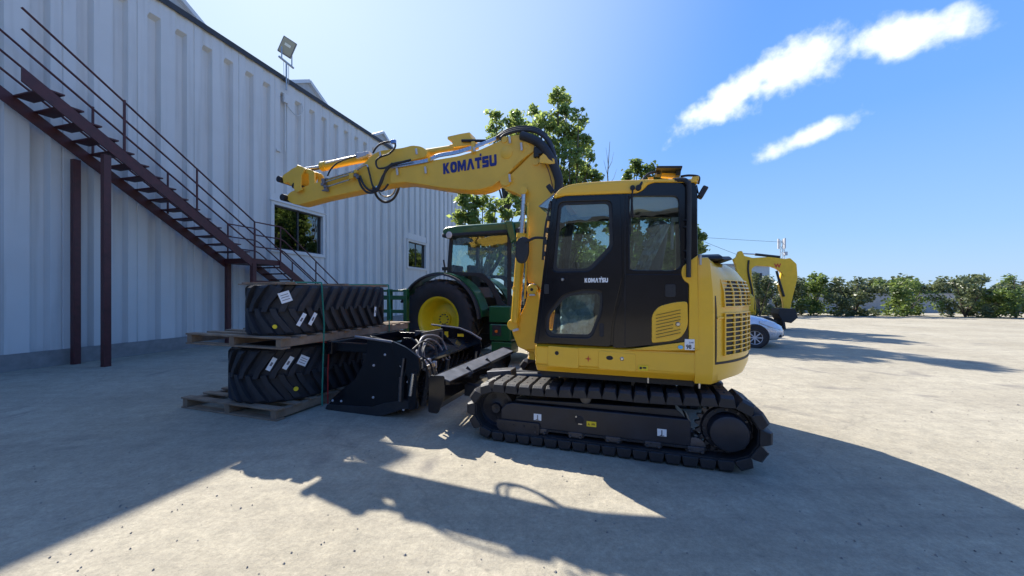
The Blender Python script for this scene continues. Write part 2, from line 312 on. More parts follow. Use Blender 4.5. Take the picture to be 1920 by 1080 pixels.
for side in (1, -1):
    yc = side*(SY-0.225)
    for k in range(NP):
        p = P_[k]; q = P_[(k+1) % NP]; m_ = Vector(((p[0]+q[0])/2, yc, (p[1]+q[1])/2)); d = Vector((q[0]-p[0], 0, q[1]-p[1])).normalized()
        up = Vector((-d.z, 0, d.x)); mtx = Matrix((d, Vector((0,1,0)) if True else None, up)).transposed().to_4x4()
        if k == 0 and side == 1: shoe = sh.build('track_shoe', PADM, ex, bevel=0.006); o = shoe
        else: o = shoe.copy(); COL.objects.link(o); o.parent = ex
        # path runs clockwise, so the outer side is +up
        mtx = Matrix((d, up.cross(d), up)).transposed().to_4x4(); mtx.translation = m_; o.matrix_local = mtx
    c = MB()                                       # steel cord belt inside the pads
    inner = []; outer = []
    for p in P_ + [P_[0]]: pass
    cen = lambda p: Vector((max(XS, min(XI, p[0])), 0, 0.33))
    rings = []
    for p in P_:
        v = Vector((p[0], 0, p[1])); dirn = (cen(p)-v); dirn.normalize(); i_ = v+dirn*0.028; v = v-dirn*0.0
        rings.append([(v.x, yc-0.19, v.z), (v.x, yc+0.19, v.z), (i_.x, yc+0.19, i_.z), (i_.x, yc-0.19, i_.z)])
    rings.append(rings[0]); c.loft(rings, caps=False)
    for k in range(NP):                            # inner drive lugs
        p = P_[k]; v = Vector((p[0], 0, p[1])); dirn = (cen(p)-v).normalized(); c.bar((v.x, yc-0.055, v.z)+dirn*0 if False else Vector((v.x, yc, v.z))+dirn*0.02, Vector((v.x, yc, v.z))+dirn*0.07, 0.14, 0.05, up=(0,1,0))
    c.build('track_chain', RUB, ex)
    f = MB(); yo = side*1.095; yi = side*0.80
    prof = [(0.93, 0.42), (1.0, 0.40), (1.06, 0.34), (1.06, 0.20), (1.0, 0.175), (-0.80, 0.175), (-0.82, 0.20), (-0.82, 0.40), (-0.80, 0.425)]
    f.loft([[(x, yo, z) for x, z in prof], [(x, yi, z) for x, z in prof]]); tf = f.build('track_frame', FRM, ex, bevel=0.012)
    f = MB(); pf = [(0.90, 0.425), (0.90, 0.455), (-0.70, 0.50), (-0.78, 0.425)]
    f.loft([[(x, side*1.05, z) for x, z in pf], [(x, side*0.82, z) for x, z in pf]]); f.build('frame_cover', FRM, tf, bevel=0.01)
    f = MB(); g = rnd([(1.10, 0.235), (0.62, 0.235), (0.62, 0.12), (0.70, 0.085), (1.0, 0.085), (1.10, 0.14)], 0.03)
    f.loft([[(x, side*1.118, z) for x, z in g], [(x, side*1.096, z) for x, z in g]]); 
    for i in range(4): f.cyl((1.02-i*0.115, side*1.118, 0.19), (1.02-i*0.115, side*1.128, 0.19), 0.011, n=10)
    f.build('guide_plate', FRM, tf, bevel=0.004)
    f = MB()
    for i in range(9): f.cyl((1.0-i*0.21, side*1.085, 0.162), (1.0-i*0.21, side*1.10, 0.162), 0.012, n=8)
    f.span((1.05, side*1.09, 0.150), (-0.95, side*0.85, 0.176)); f.build('roller_beam', BLKM, tf, bevel=0.004)
    for i in range(5):
        x = 0.62-i*0.37; r = MB(); r.lathe([(0.02, -0.13), (0.09, -0.13), (0.09, -0.09), (0.065, -0.08), (0.065, 0.08), (0.09, 0.09), (0.09, 0.13), (0.05, 0.14), (0.02, 0.14)], (x, yc, 0.165), (0,1,0), 24)
        r.build('bottom_roller', DSTEEL, ex, smooth=40); r = MB(); r.box((x, yc+side*0.15, 0.155), (0.14, 0.03, 0.05)); r.cyl((x-0.05, yc+side*0.165, 0.14), (x-0.05, yc+side*0.185, 0.14), 0.012, n=8); r.cyl((x+0.05, yc+side*0.165, 0.14), (x+0.05, yc+side*0.185, 0.14), 0.012, n=8); r.build('roller_bracket', DSTEEL, ex, bevel=0.004)
    r = MB(); r.lathe([(0.0, 0.15), (0.035, 0.15), (0.055, 0.14), (0.055, -0.1), (0.0, -0.1)], (0.15, yc, 0.53), (0,side,0), 20); r.build('carrier_roller', DSTEEL, ex)
    r = MB(); r.lathe([(0.0, 0.09), (0.05, 0.10), (0.06, 0.07), (0.10, 0.055), (0.17, 0.06), (0.185, 0.085), (RI-0.03, 0.085), (RI-0.03, -0.085), (0.10, -0.06), (0, -0.06)], (XI, yc, ZI), (0,side,0), 40)
    idl = r.build('idler_wheel', FRM, ex)
    for k in range(5):
        r = MB(); t = 2*math.pi*k/5; r.cyl((XI+0.128*math.cos(t), yc+side*0.05, ZI+0.128*math.sin(t)), (XI+0.128*math.cos(t), yc+side*0.060, ZI+0.128*math.sin(t)), 0.03, n=12); r.build('idler_hole', INK, idl)
    teeth = []
    for k in range(21):
        for dt, rr in ((0, RS_-0.045), (0.25, RS_-0.005), (0.5, RS_-0.005), (0.75, RS_-0.045)):
            t = 2*math.pi*(k+dt)/21; teeth.append((XS+rr*math.cos(t), ZS+rr*math.sin(t)))
    plate('sprocket', teeth, DSTEEL, ex, yc+side*0.03, 0.05, bev=0.004)
    r = MB(); r.lathe([(0.0, 0.225), (0.13, 0.225), (0.155, 0.215), (0.165, 0.19), (0.165, 0.10), (0.20, 0.09), (0.215, 0.05), (0.2, -0.1), (0, -0.1)], (XS, yc, ZS), (0,side,0), 40); fd = r.build('final_drive', FRM, ex)
    r = MB()
    for k in range(12):
        t = 2*math.pi*k/12; r.cyl((XS+0.183*math.cos(t), yc+side*0.09, ZS+0.183*math.sin(t)), (XS+0.183*math.cos(t), yc+side*0.105, ZS+0.183*math.sin(t)), 0.012, n=8)
    r.build('bolt_ring', DSTEEL, fd)
def sticker(name, m, u, v, wd, ht, y, parent=ex, lift=0.003, rot=0):
    x, z = X.tr(u, v, y); b_ = MB(); b_.box((0,0,0), (wd, 0.003, ht)); o = b_.build(name, m, parent, smooth=None); o.location = (x, y+lift, z); o.rotation_euler = (0, rot, 0); return o
TXT = lambda x, y, z: M4((x, y, z), (-1,0,0), (0,0,1))
for (u, v) in ((1008, 782), (1241, 811)):
    o = sticker('track_label', WHT, u, v, 0.082, 0.068, 1.096)
    x, z = X.tr(u, v, 1.1); text('label_symbol', 'J', 0.055, INK, o, Matrix.Translation((-o.location.x, -o.location.y, -o.location.z)) @ TXT(x, 1.1025, z), 0.0006, 0.001)
    b_ = MB(); b_.box((0.0, 0.003, -0.028), (0.04, 0.002, 0.004)); b_.build('label_line', INK, o, smooth=None)
o = sticker('warning_label', SYEL, 1109, 795, 0.095, 0.052, 1.096); b_ = MB(); b_.add([(0.04, 0.003, -0.014), (0.012, 0.003, -0.014), (0.026, 0.003, 0.013)], [(0,1,2)]); b_.box((-0.018, 0.002, 0.0), (0.035, 0.002, 0.018)); b_.build('label_print', mat('label_print', (0.35, 0.22, 0.01), 0.6), o, smooth=None)
b_ = MB(); x, z = X.tr(1086, 788, 1.1); b_.lathe([(0.0, 0.006), (0.038, 0.006), (0.045, 0.0)], (x, 1.094, z), (0,1,0), 20); b_.build('grease_port', INK, ex); b_ = MB(); b_.cyl((x+0.03, 1.1, z+0.035), (x+0.03, 1.112, z+0.035), 0.008, n=8); b_.box((x-0.01, 1.103, z-0.036), (0.04, 0.008, 0.008)); b_.build('grease_nipple', STEEL, ex)
# centre frame, slew ring
c = MB(); c.span((-0.55, -0.82, 0.30), (0.62, 0.82, 0.50)); c.span((-0.75, -0.80, 0.25), (-0.35, 0.80, 0.42)); c.span((0.35, -0.80, 0.25), (0.75, 0.80, 0.42)); c.cyl((0,0,0.48), (0,0,0.66), 0.46, n=40); c.build('centre_frame', FRM, ex, bevel=0.02)
c = MB(); c.cyl((0,0,0.655), (0,0,0.785), 0.42, n=48); c.build('slew_ring', DSTEEL, ex)
c = MB(); c.span((-0.85, 0.35, 0.72), (0.62, 1.02, 0.79)); c.span((-1.2, -1.0, 0.72), (0.55, 0.34, 0.79)); c.build('deck_frame', BLKM, ex)
for s in (0.5, -0.5):                              # dozer blade arms and cylinders
    c = MB(); c.bar((0.55, s*1.0, 0.33), (1.75, s*1.05, 0.36), 0.10, 0.15); c.build('blade_arm', FRM, ex, bevel=0.01)
c = MB(); c.cyl((0.62, 0.12, 0.52), (1.25, 0.12, 0.48), 0.055); c.build('blade_cylinder', FRM, ex); c = MB(); c.cyl((1.24, 0.12, 0.48), (1.72, 0.12, 0.44), 0.028); c.build('blade_rod', STEEL, ex)
c = MB(); c.box((1.22, 0.62, 0.62), (0.32, 0.20, 0.10), Matrix.Rotation(0.12, 3, 'Y')); c.build('step_box', DSTEEL, ex, bevel=0.012)
bx = 1.84
prof = [(bx+0.00, 0.66), (bx-0.19, 0.605), (bx-0.19, 0.57), (bx-0.05, 0.55), (bx-0.06, 0.35), (bx+0.0, 0.25), (bx+0.035, 0.25), (bx+0.03, 0.30), (bx-0.0, 0.36), (bx-0.005, 0.52), (bx+0.045, 0.62), (bx+0.04, 0.655)]
c = MB(); c.loft([[(x, y, z) for x, z in prof] for y in (SY, SY*0.5, 0, -SY*0.5, -SY)]); bl = c.build('dozer_blade', BLK, ex, bevel=0.004)
for y in (SY+0.008, -SY-0.008): plate('blade_end_plate', rnd([(bx-0.13, 0.67), (bx+0.06, 0.665), (bx+0.075, 0.24), (bx-0.05, 0.235), (bx-0.14, 0.45)], 0.03), BLK, bl, y, 0.016)
c = MB()
for y in (0.55, -0.1): c.add([(bx-0.13, y, 0.665), (bx-0.13, y+0.015, 0.665), (bx-0.20, y+0.015, 0.60), (bx-0.20, y, 0.60), (bx-0.05, y, 0.56), (bx-0.05, y+0.015, 0.56)], [(0,1,2,3), (3,2,5,4), (4,5,1,0), (0,3,4), (1,5,2)])
c.build('blade_gusset', BLK, bl)
c = MB(); c.loft([[(bx-0.01, y, 0.663), (bx-0.185, y, 0.611), (bx-0.185, y, 0.605), (bx-0.01, y, 0.655)] for y in (SY-0.02, -SY+0.02)]); c.build('blade_sunlit_strip', mat('sunlit_grey', (0.12, 0.125, 0.14), 0.35, var=0.3, vscale=9), bl, bevel=0.002)  # lighter grey strip paints the sunlight along the blade's top edge
# --- house: skirt
def off(pts, d): return pts
sk = [(1003,643,.012), (1003,674,.02), (1011,693,.012), (1313,721,.01), (1313,660,.01)]
m_ = xp(sk); c = MB()
r0 = [(x, 1.16, z) for x, z, *_ in m_]
zb = 0.785; xf = m_[0][0]; xr = m_[4][0]
pr = [(1.15, 0.86), (1.085, 0.782), (0.30, 0.782), (0.30, 1.075), (1.12, 1.075), (1.155, 1.055)]
c.loft([[(xf-0.045, 1.09+(y-1.09)*0.3 if y > 1.09 else y, z+(0.0 if z > 0.8 else 0.02)) for y, z in pr]] if False else [[(x, y, z) for y, z in pr] for x in (xf, xf-0.02, xr+0.004)]); skt = c.build('side_skirt', YEL, ex, bevel=0.02, seg=3)
pan1 = rnd(xp([(1027,648), (1085,653), (1085,691), (1027,685)], 1.153), 0.025); pan2 = rnd(xp([(1122,657), (1192,664), (1192,697), (1122,691)], 1.153), 0.025)
for p, hx, hz, rx, rz_ in ((pan1, 1044, 662, 0.021, 0.021), (pan2, 1143, 671, 0.033, 0.021)):
    plate('access_panel', p, YEL, skt, 1.1535, 0.012, bev=0.004)
    x, z = X.tr(hx, hz, 1.16); plate('panel_hole', [(x+rx*math.cos(t/16*6.283)*(1), z+rz_*math.sin(t/16*6.283)) for t in range(16)], INK, skt, 1.1595, 0.003, bev=0.0005)
x, z = X.tr(1166, 673, 1.16); c = MB(); c.lathe([(0.0, 0.014), (0.010, 0.014), (0.018, 0.006), (0.021, 0.0)], (x, 1.158, z), (0,1,0), 16); c.build('panel_lock', STEEL, skt)
x, z = X.tr(1103, 673, 1.16); st = []
for k in range(8): t = math.pi*k/4; rr = 0.032 if k % 2 == 0 else 0.009; st.append((x+rr*math.cos(t), z+rr*math.sin(t)))
plate('red_star_mark', st, SRED, skt, 1.1565, 0.003, bev=0.0005)
o = sticker('skirt_label', SYEL, 1206, 690, 0.085, 0.048, 1.155, skt); b_ = MB(); b_.box((0.022, 0.002, 0), (0.022, 0.002, 0.022)); b_.box((-0.012, 0.002, 0.003), (0.03, 0.002, 0.016)); b_.build('label_print', INK, o, smooth=None)
# --- cab
cy0 = 0.22                                          # far side of the cab
roofcut = [(1038,374), (1060,366), (1165,362), (1194,361), (1206,355), (1215,345), (1226,341)]
fr = xp([(1005,644), (1011,590)]+roofcut+[(1303,341), (1307,350), (1309,478), (1295,490), (1292,520), (1292,651)])
hdoor = rnd(xp([(1046,377), (1148,374), (1152,465), (1107,511), (1034,512)]), 0.06)
hrear = rnd(xp([(1180,367), (1272,367), (1277,500), (1262,507), (1180,506)]), 0.05)
hlow = rnd(xp([(1021,624), (1023,589), (1056,550), (1095,541), (1132,543), (1131,585), (1110,637), (1030,633)]), 0.06)
cab = plate('cab_frame', fr, BLK, ex, 1.125, 0.04, holes=[hdoor, hrear, hlow], bev=0.006)
door_o = rnd(xp([(1009,642), (1015,585), (1041,379), (1062,370), (1163,366), (1167,520), (1153,580), (1147,610), (1145,650)], 1.155), 0.03)
hd2 = rnd(xp([(1048,379), (1147,376), (1150,464), (1106,509), (1036,510)], 1.155), 0.06); hl2 = rnd(xp([(1023,622), (1025,590), (1057,552), (1095,543), (1130,545), (1129,584), (1109,634), (1031,631)], 1.155), 0.06)
door = plate('cab_door', door_o, BLK, cab, 1.154, 0.022, holes=[hd2, hl2], bev=0.006)
# seals
def ringplate(name, outer, inner, y, th, m, parent): return plate(name, outer, m, parent, y, th, holes=[inner], bev=0.002)
ringplate('window_seal', rnd(xp([(1047,378), (1148,375), (1151,465), (1107,510), (1035,511)]), 0.06), rnd(xp([(1052,384), (1141,381), (1143,460), (1102,503), (1042,504)]), 0.05), 1.14, 0.02, BLKM, door)
ringplate('window_seal', rnd(xp([(1022,623), (1024,589), (1056,551), (1095,542), (1131,544), (1130,585), (1110,636), (1030,632)]), 0.06), rnd(xp([(1028,617), (1030,592), (1059,558), (1096,549), (1125,551), (1124,582), (1106,628), (1035,626)]), 0.05), 1.14, 0.02, BLKM, door)
plate('window_pane', rnd(xp([(1050,382), (1143,379), (1145,461), (1103,505), (1040,506)]), 0.05), GLS, door, 1.138, 0.004, bev=0.0005)
plate('window_pane', rnd(xp([(1026,619), (1028,591), (1058,556), (1096,547), (1127,549), (1126,583), (1107,630), (1033,628)]), 0.05), GLS, door, 1.138, 0.004, bev=0.0005)
plate('side_window', rnd(xp([(1176,363), (1276,363), (1281,504), (1264,511), (1176,510)]), 0.05), GLS, cab, 1.118, 0.004, bev=0.0005)
c = MB(); p0, p1 = X.p3(1179, 367, 1.15), X.p3(1180, 506, 1.15); c.tube([p0, p1], 0.008); p0, p1 = X.p3(1172, 364, 1.15), X.p3(1172, 648, 1.15); c.bar(p0, p1, 0.006, 0.018, up=(0,1,0)); c.build('cab_trim', INK, cab)
# door handle recess, lock, lettering
x, z = X.tr(1128, 619, 1.16); plate('door_handle', rnd([(x-0.022, z-0.065), (x+0.022, z-0.065), (x+0.022, z+0.065), (x-0.022, z+0.065)], 0.015), INK, door, 1.1655, 0.01, bev=0.003)
x, z = X.tr(1055, 524, 1.16); c = MB(); c.lathe([(0, 0.012), (0.012, 0.012), (0.018, 0.0)], (x, 1.165, z), (0,1,0), 14); c.build('door_lock', STEEL, door)
x, z = X.tr(1026, 542, 1.16); plate('door_latch', rnd([(x-0.02, z-0.05), (x+0.03, z-0.05), (x+0.03, z+0.05), (x-0.02, z+0.05)], 0.012), BLKM, door, 1.168, 0.008)
x, z = X.tr(1118, 525.5, 1.16); lettering('cab_lettering', 'KOMATSU', 0.225, 0.044, WHT, door, TXT(x, 1.1672, z), 0.004)
# rear lower panel, vent
rp_ = rnd(xp([(1171,514), (1291,514), (1291,560), (1291,640), (1172,652), (1149,652), (1151,612), (1157,582), (1170,545)], 1.155), 0.02)
plate('rear_cab_panel', rp_, BLK, cab, 1.152, 0.014, bev=0.004)
vo = xp([(1222,643,.02), (1222,590,.05), (1235,574,.12), (1268,566,.05), (1289,565,.03), (1290,612,.12), (1278,632,.14), (1262,639,.05)], 1.165)
vp = plate('vent_panel', rnd(vo, 0.04), YEL, cab, 1.161, 0.022, bev=0.005)
c = MB()
for k in range(8):
    v1, v2 = 591+k*6.1, 581+k*6.1
    u2 = 1276 if k not in (4, 5) else 1262
    c.bar(X.p3(1230, v1, 1.172), X.p3(u2, v1+(v2-v1)*(u2-1230)/46, 1.172), 0.003, 0.015, up=(0,1,0))
c.build('vent_slot', INK, vp)
x, z = X.tr(1271, 608, 1.17); c = MB(); c.lathe([(0, 0.016), (0.014, 0.016), (0.022, 0.006), (0.024, 0.0)], (x, 1.171, z), (0,1,0), 16); c.build('panel_lock', STEEL, vp)
plate('handle_recess', rnd(xp([(1247,533), (1267,533), (1267,557), (1247,557)], 1.16), 0.02), BLKM, cab, 1.1595, 0.004)
plate('lower_cab_trim', rnd(xp([(1176,655), (1292,640), (1296,638), (1302,657), (1240,657)], 1.15), 0.004), YEL, cab, 1.150, 0.03)
post = rnd(xp([(1309,478,.01), (1311,657,.01), (1291,657,.01), (1292,532,.02), (1282,526), (1277,514), (1279,500), (1290,492), (1300,484)], 1.16), 0.03)
plate('rear_post_cover', post, YEL, cab, 1.142, 0.05, bev=0.008)
o = sticker('noise_label', WHT, 1293, 646, 0.082, 0.098, 1.1675, cab); x, z = X.tr(1294, 649, 1.1675)
mm_ = Matrix.Translation(-o.location); text('label_text', '98', 0.052, INK, o, mm_ @ TXT(x+0.012, 1.1735, z-0.008), 0.0006, 0.0012, xs=0.85); text('label_text', 'LwA', 0.02, BLUEI, o, mm_ @ TXT(x-0.01, 1.1735, z+0.033), 0.0005, 0.0003); text('label_text', 'dB', 0.016, INK, o, mm_ @ TXT(x-0.032, 1.1735, z-0.02), 0.0005, 0.0003)
x, z = X.tr(1276, 651, 1.17); plate('round_label', [(x+0.022*math.cos(t/16*6.283), z+0.017*math.sin(t/16*6.283)) for t in range(16)], SBLU, cab, 1.1705, 0.003, bev=0.0005)
# far side wall of the cab, rear wall, front frame, floor
fr2 = [(p[0], p[1]) for p in fr]; xmin = min(p[0] for p in fr); 
big = xp([(1003+2,644), (1040,372), (1062,350), (1300,341), (1308,352), (1309,651)])
hA = rnd(xp([(1050,384), (1143,381), (1150,540), (1032,540)]), 0.05); hB = rnd(xp([(1176,372), (1285,372), (1288,512), (1176,512)]), 0.05)
plate('cab_far_side', big, BLKM, cab, cy0+0.02, 0.04, holes=[hA, hB], bev=0.004)
plate('far_side_window', hA, GLS, cab, cy0+0.03, 0.004, bev=0.0005); plate('far_side_window', hB, GLS, cab, cy0+0.03, 0.004, bev=0.0005)
FB = X.p3(1006, 644, 1.14); FT = X.p3(1040, 372, 1.14); RB = X.p3(1309, 651, 1.14); RT = X.p3(1306, 345, 1.14)
c = MB()
for y in (1.125, cy0+0.02): c.bar((FB.x, y, FB.z), (FT.x, y, FT.z), 0.05, 0.05)
c.bar((FB.x, 1.12, FB.z+0.03), (FB.x, cy0, FB.z+0.03), 0.05, 0.06); c.bar((FT.x, 1.12, FT.z), (FT.x, cy0, FT.z), 0.05, 0.06)
ym = FB.lerp(FT, 0.38); c.bar((ym.x, 1.12, ym.z), (ym.x, cy0, ym.z), 0.03, 0.03); c.build('windshield_frame', BLK, cab, bevel=0.008)
c = MB(); c.add([(FB.x-0.01, 1.11, FB.z), (FB.x-0.01, cy0+0.03, FB.z), (FT.x-0.01, cy0+0.03, FT.z), (FT.x-0.01, 1.11, FT.z)], [(0,1,2,3)]); c.build('windshield', GLS, cab)
c = MB(); c.span((RB.x-0.0, 1.10, 1.08), (RB.x+0.04, cy0, 1.62)); c.span((RB.x, 1.10, 1.60), (RB.x+0.04, 1.02, RT.z)); c.span((RB.x, cy0+0.08, 1.60), (RB.x+0.04, cy0, RT.z)); c.span((RB.x, 1.1, RT.z-0.12), (RB.x+0.04, cy0, RT.z)); c.build('rear_wall', BLKM, cab)
c = MB(); c.add([(RB.x+0.02, 1.02, 1.6), (RB.x+0.02, cy0+0.08, 1.6), (RB.x+0.02, cy0+0.08, RT.z-0.12), (RB.x+0.02, 1.02, RT.z-0.12)], [(0,1,2,3)]); c.build('rear_window', GLS, cab)
c = MB(); c.span((RB.x, 1.10, 1.08), (FB.x, cy0, 1.14)); c.span((RB.x+0.04, 1.08, 1.14), (RB.x+0.42, cy0+0.05, 1.42)); c.build('cab_floor', BLKM, cab)
# roof
rf = rnd(xp([(1039,373,.005), (1045,358,.06), (1062,348,.1), (1090,343,.2), (1150,339,.3), (1240,336,.1), (1307,337,.02), (1308,344,.01), (1226,344,.02), (1215,348,.02), (1206,358,.02), (1194,364,.02), (1165,365,.01), (1060,369,.01)], 1.13), 0.05, 3)
mroof = (1.15+cy0)/2
plate('cab_roof', rf, YEL, cab, (1.163+cy0)/2, 1.165-cy0, bev=0.03)
c = MB(); c.span((RT.x+0.03, 1.13, RT.z-0.055), (FT.x-0.12, cy0+0.02, RT.z-0.01)); c.build('roof_lining', LGREY, cab)
# roof furniture
def T(name, pts, r, m, parent=cab, y=1.1, sm=4, n=8):
    c = MB(); c.tube([X.p3(*(p if len(p) == 3 else (*p, y))) for p in pts], r, n, smooth=sm); return c.build(name, m, parent)
T('grab_rail', [(1197,353,1.18), (1203,343,1.16), (1208,333,1.08), (1218,325,1.02), (1230,323,0.95)], 0.012, INK)
c = MB(); p = X.p3(1197, 353, 1.165); c.cyl(p, p+Vector((0,0.03,0)), 0.026, n=16); p = X.p3(1186, 353, 1.165); c.cyl(p, p+Vector((0,0.03,0)), 0.022, n=16); c.build('rail_boss', INK, cab)
T('wiper_arm', [(1186,353,1.19), (1185,380,1.19), (1187,408,1.17)], 0.008, INK, sm=0); T('wiper_blade', [(1184,366,1.17), (1182,440,1.17)], 0.006, INK, sm=0)
c = MB(); a_ = X.p3(1229, 322, 0.9); b2 = X.p3(1276, 322, 0.9); c.bar(a_, b2, 0.30, 0.022, up=(0,0,1)); c.bar(X.p3(1266, 326, 0.9), X.p3(1275, 326, 0.9), 0.16, 0.07); c.bar(X.p3(1231, 326, 0.9), X.p3(1238, 326, 0.9), 0.1, 0.04); c.build('roof_hatch_light_bar', BLKM, cab, bevel=0.004)
c = MB(); c.bar(X.p3(1240, 329, 0.9), X.p3(1268, 331, 0.9), 0.06, 0.04); c.build('light_bracket', YEL, cab, bevel=0.004)
for q_, d_ in ((X.p3(1220, 336, 0.9), (0.05, 0.05, 0.03)), (X.p3(1303, 336, 0.95), (0.06, 0.08, 0.03))): c = MB(); c.box(q_, d_); c.build('roof_bracket', YEL, cab, bevel=0.004)
T('roof_rail', [(1276,331,0.9), (1290,329,0.9), (1306,330,0.9), (1311,334,0.9), (1309,345,0.9)], 0.011, INK)
T('side_grab_bar', [(1262,338,1.14), (1280,337,1.17), (1289,342,1.19), (1292,360,1.20), (1291,520,1.20)], 0.021, BLKM)
c = MB()
for v in (412, 425, 470, 486): c.bar(X.p3(1283, v, 1.16), X.p3(1290, v, 1.20), 0.014, 0.014)
c.build('bar_bracket', INK, cab)
c = MB(); q = X.p3(1317, 361, 1.02); c.box(q, (0.05, 0.10, 0.11), Matrix.Rotation(-0.5, 3, 'Y')); wl = c.build('rear_work_light', BLKM, cab, bevel=0.01); T('light_bracket', [(1306,348,1.05), (1309,362,1.05), (1316,363,1.03)], 0.007, INK, sm=0)
# front: visor and mirror
c = MB(); a_ = X.p3(1041, 362, 1.12); b2 = X.p3(1010, 387, 1.12); d_ = X.p3(1030, 392, 1.12)
c.add([a_, b2, d_, (a_.x, cy0+0.05, a_.z), (b2.x, cy0+0.05, b2.z), (d_.x, cy0+0.05, d_.z)], [(0,1,4,3), (0,2,1), (3,4,5)]); c.build('sun_visor', GLSV, cab, smooth=None)
c = MB(); c.tube([a_, b2, d_, a_], 0.005, 6); c.build('visor_edge', GREY, cab)
c = MB()
for t in (0.12, 0.3, 0.48, 0.66, 0.84): c.box(FT.lerp(FB, t*0.45)+Vector((0.035, 0.0, 0)), (0.03, 0.05, 0.05))
c.tube([FT+Vector((0.04, 0, -0.02)), FT.lerp(FB, 0.2)+Vector((0.06, 0, 0)), FT.lerp(FB, 0.42)+Vector((0.045, 0, 0))], 0.012, smooth=5); c.build('windshield_latch', BLKM, cab, bevel=0.004)
T('mirror_arm', [(1024,447,1.14), (1003,446,1.14), (985,455,1.14)], 0.014, INK)
mo = rnd(xp([(968,452), (978,443), (992,446), (992,478), (985,494), (972,494), (966,482)], 1.12), 0.07, 6)
plate('door_mirror', mo, BLKM, cab, 1.12, 0.05, bev=0.02)
plate('inner_mirror', rnd(xp([(1041,390), (1048,383), (1061,386), (1063,400), (1059,428), (1050,434), (1041,428)], 1.0), 0.05), BLKM, cab, 1.03, 0.03, bev=0.008)
# interior
c = MB(); c.box((-0.28, 0.65, 1.52), (0.5, 0.5, 0.14)); c.box((-0.52, 0.65, 1.86), (0.13, 0.48, 0.66), Matrix.Rotation(-0.18, 3, 'Y')); c.box((-0.60, 0.65, 2.25), (0.09, 0.28, 0.2)); seat = c.build('operator_seat', GREY, cab, bevel=0.04, seg=3)
c = MB()
def crump(c, O, ux, uy, nx, ny, amp, seed):
    vs = []; O = Vector(O); ux = Vector(ux); uy = Vector(uy); nn = ux.cross(uy).normalized()
    for i in range(nx+1):
        for j in range(ny+1):
            p = O+ux*(i/nx)+uy*(j/ny); d = noise.noise(Vector((i*0.45, j*0.45, seed)))*amp+abs(noise.noise(Vector((i*1.1, j*0.9, seed+5))))*amp*0.6
            vs.append(p+nn*d)
    c.add(vs, [(i*(ny+1)+j, (i+1)*(ny+1)+j, (i+1)*(ny+1)+j+1, i*(ny+1)+j+1) for i in range(nx) for j in range(ny)])
crump(c, (-0.40, 0.93, 1.60), (-0.16, 0, 0.72), (0, -0.5, 0), 20, 14, 0.16, 1); crump(c, (-0.36, 0.93, 1.62), (-0.30, 0, 0.66), (0.14, 0.0, 0), 22, 8, 0.15, 3); crump(c, (-0.52, 0.93, 1.60), (0.5, 0, 0.02), (0, -0.5, 0), 18, 14, 0.10, 8)
c.build('seat_cover', PLAST, seat, smooth=None, fix=False)
c = MB(); c.box((0.28, 0.62, 1.5), (0.16, 0.5, 0.5), Matrix.Rotation(0.12, 3, 'Y')); c.box((-0.2, 0.98, 1.58), (0.5, 0.12, 0.2)); c.box((-0.2, 0.34, 1.58), (0.5, 0.14, 0.24)); c.box((0.36, 0.32, 1.86), (0.06, 0.2, 0.26)); c.build('console', BLKM, cab, bevel=0.03)
c = MB()
for y, x in ((0.98, 0.0), (0.34, 0.0), (0.75, 0.35), (0.55, 0.35)): c.tube([(x, y, 1.6 if x < 0.1 else 1.2), (x+0.03, y, 1.82 if x < 0.1 else 1.75)], 0.012); c.lathe([(0.0, 0.05), (0.03, 0.04), (0.034, -0.03), (0.0, -0.04)], (x+0.03, y, 1.84 if x < 0.1 else 1.77), (0.1,0,1), 12)
c.build('control_lever', INK, cab)
c = MB(); crump(c, (0.42, 1.0, 1.15), (-0.35, 0, 0.02), (0, 0, 0.42), 12, 12, 0.14, 4); c.build('floor_film', PLAST, cab, smooth=None, fix=False)
c = MB(); p = X.p3(1261, 410, 1.0); q = X.p3(1260, 468, 1.0); c.tube([p, q], 0.014); p = X.p3(1265, 412, 1.0); c.box(p, (0.06, 0.04, 0.04)); c.build('grab_handle', LGREY, cab)
# --- counterweight and engine housing
CR = 1.52
levels = [(0.775, -0.10), (0.80, -0.045), (0.90, -0.008), (1.05, 0.0), (1.45, 0.0), (1.62, -0.012), (1.74, -0.05), (1.84, -0.12), (1.90, -0.20), (1.925, -0.30), (1.93, -0.42)]
ta = math.asin(1.15/CR)
def cw_plan(o):                                     # plan outline at radial offset o, from near front round the tail to far front
    pts = []
    so_ = o*0.35 if o > -0.06 else -0.021+(o+0.06)*0.12
    pts += [(-0.845, 1.16+so_), (-0.90, 1.16+so_)]
    n = 60
    for k in range(n+1):
        t = ta-2*ta*k/n; rr = CR+o; e = max(0, (abs(t)-ta*0.75)/(ta*0.25)); rr = rr*(1-e)+(CR+so_)*e
        pts.append((-rr*math.cos(t), rr*math.sin(t)*(1.0)))
    pts += [(-0.90, -1.16-so_), (-0.845, -1.16-so_)]; return pts
c = MB(); rings = [[(x, y, z) for x, y in cw_plan(o)] for z, o in levels]; c.loft(rings); cw = c.build('counterweight', YEL, ex, smooth=50, bevel=0.006)
def cwp(t, z, lift=0.0):
    o = 0
    for i in range(len(levels)-1):
        if levels[i][0] <= z <= levels[i+1][0]:
            f_ = (z-levels[i][0])/(levels[i+1][0]-levels[i][0]); o = levels[i][1]*(1-f_)+levels[i+1][1]*f_
    rr = CR+o+lift; return Vector((-rr*math.cos(t), rr*math.sin(t), z))
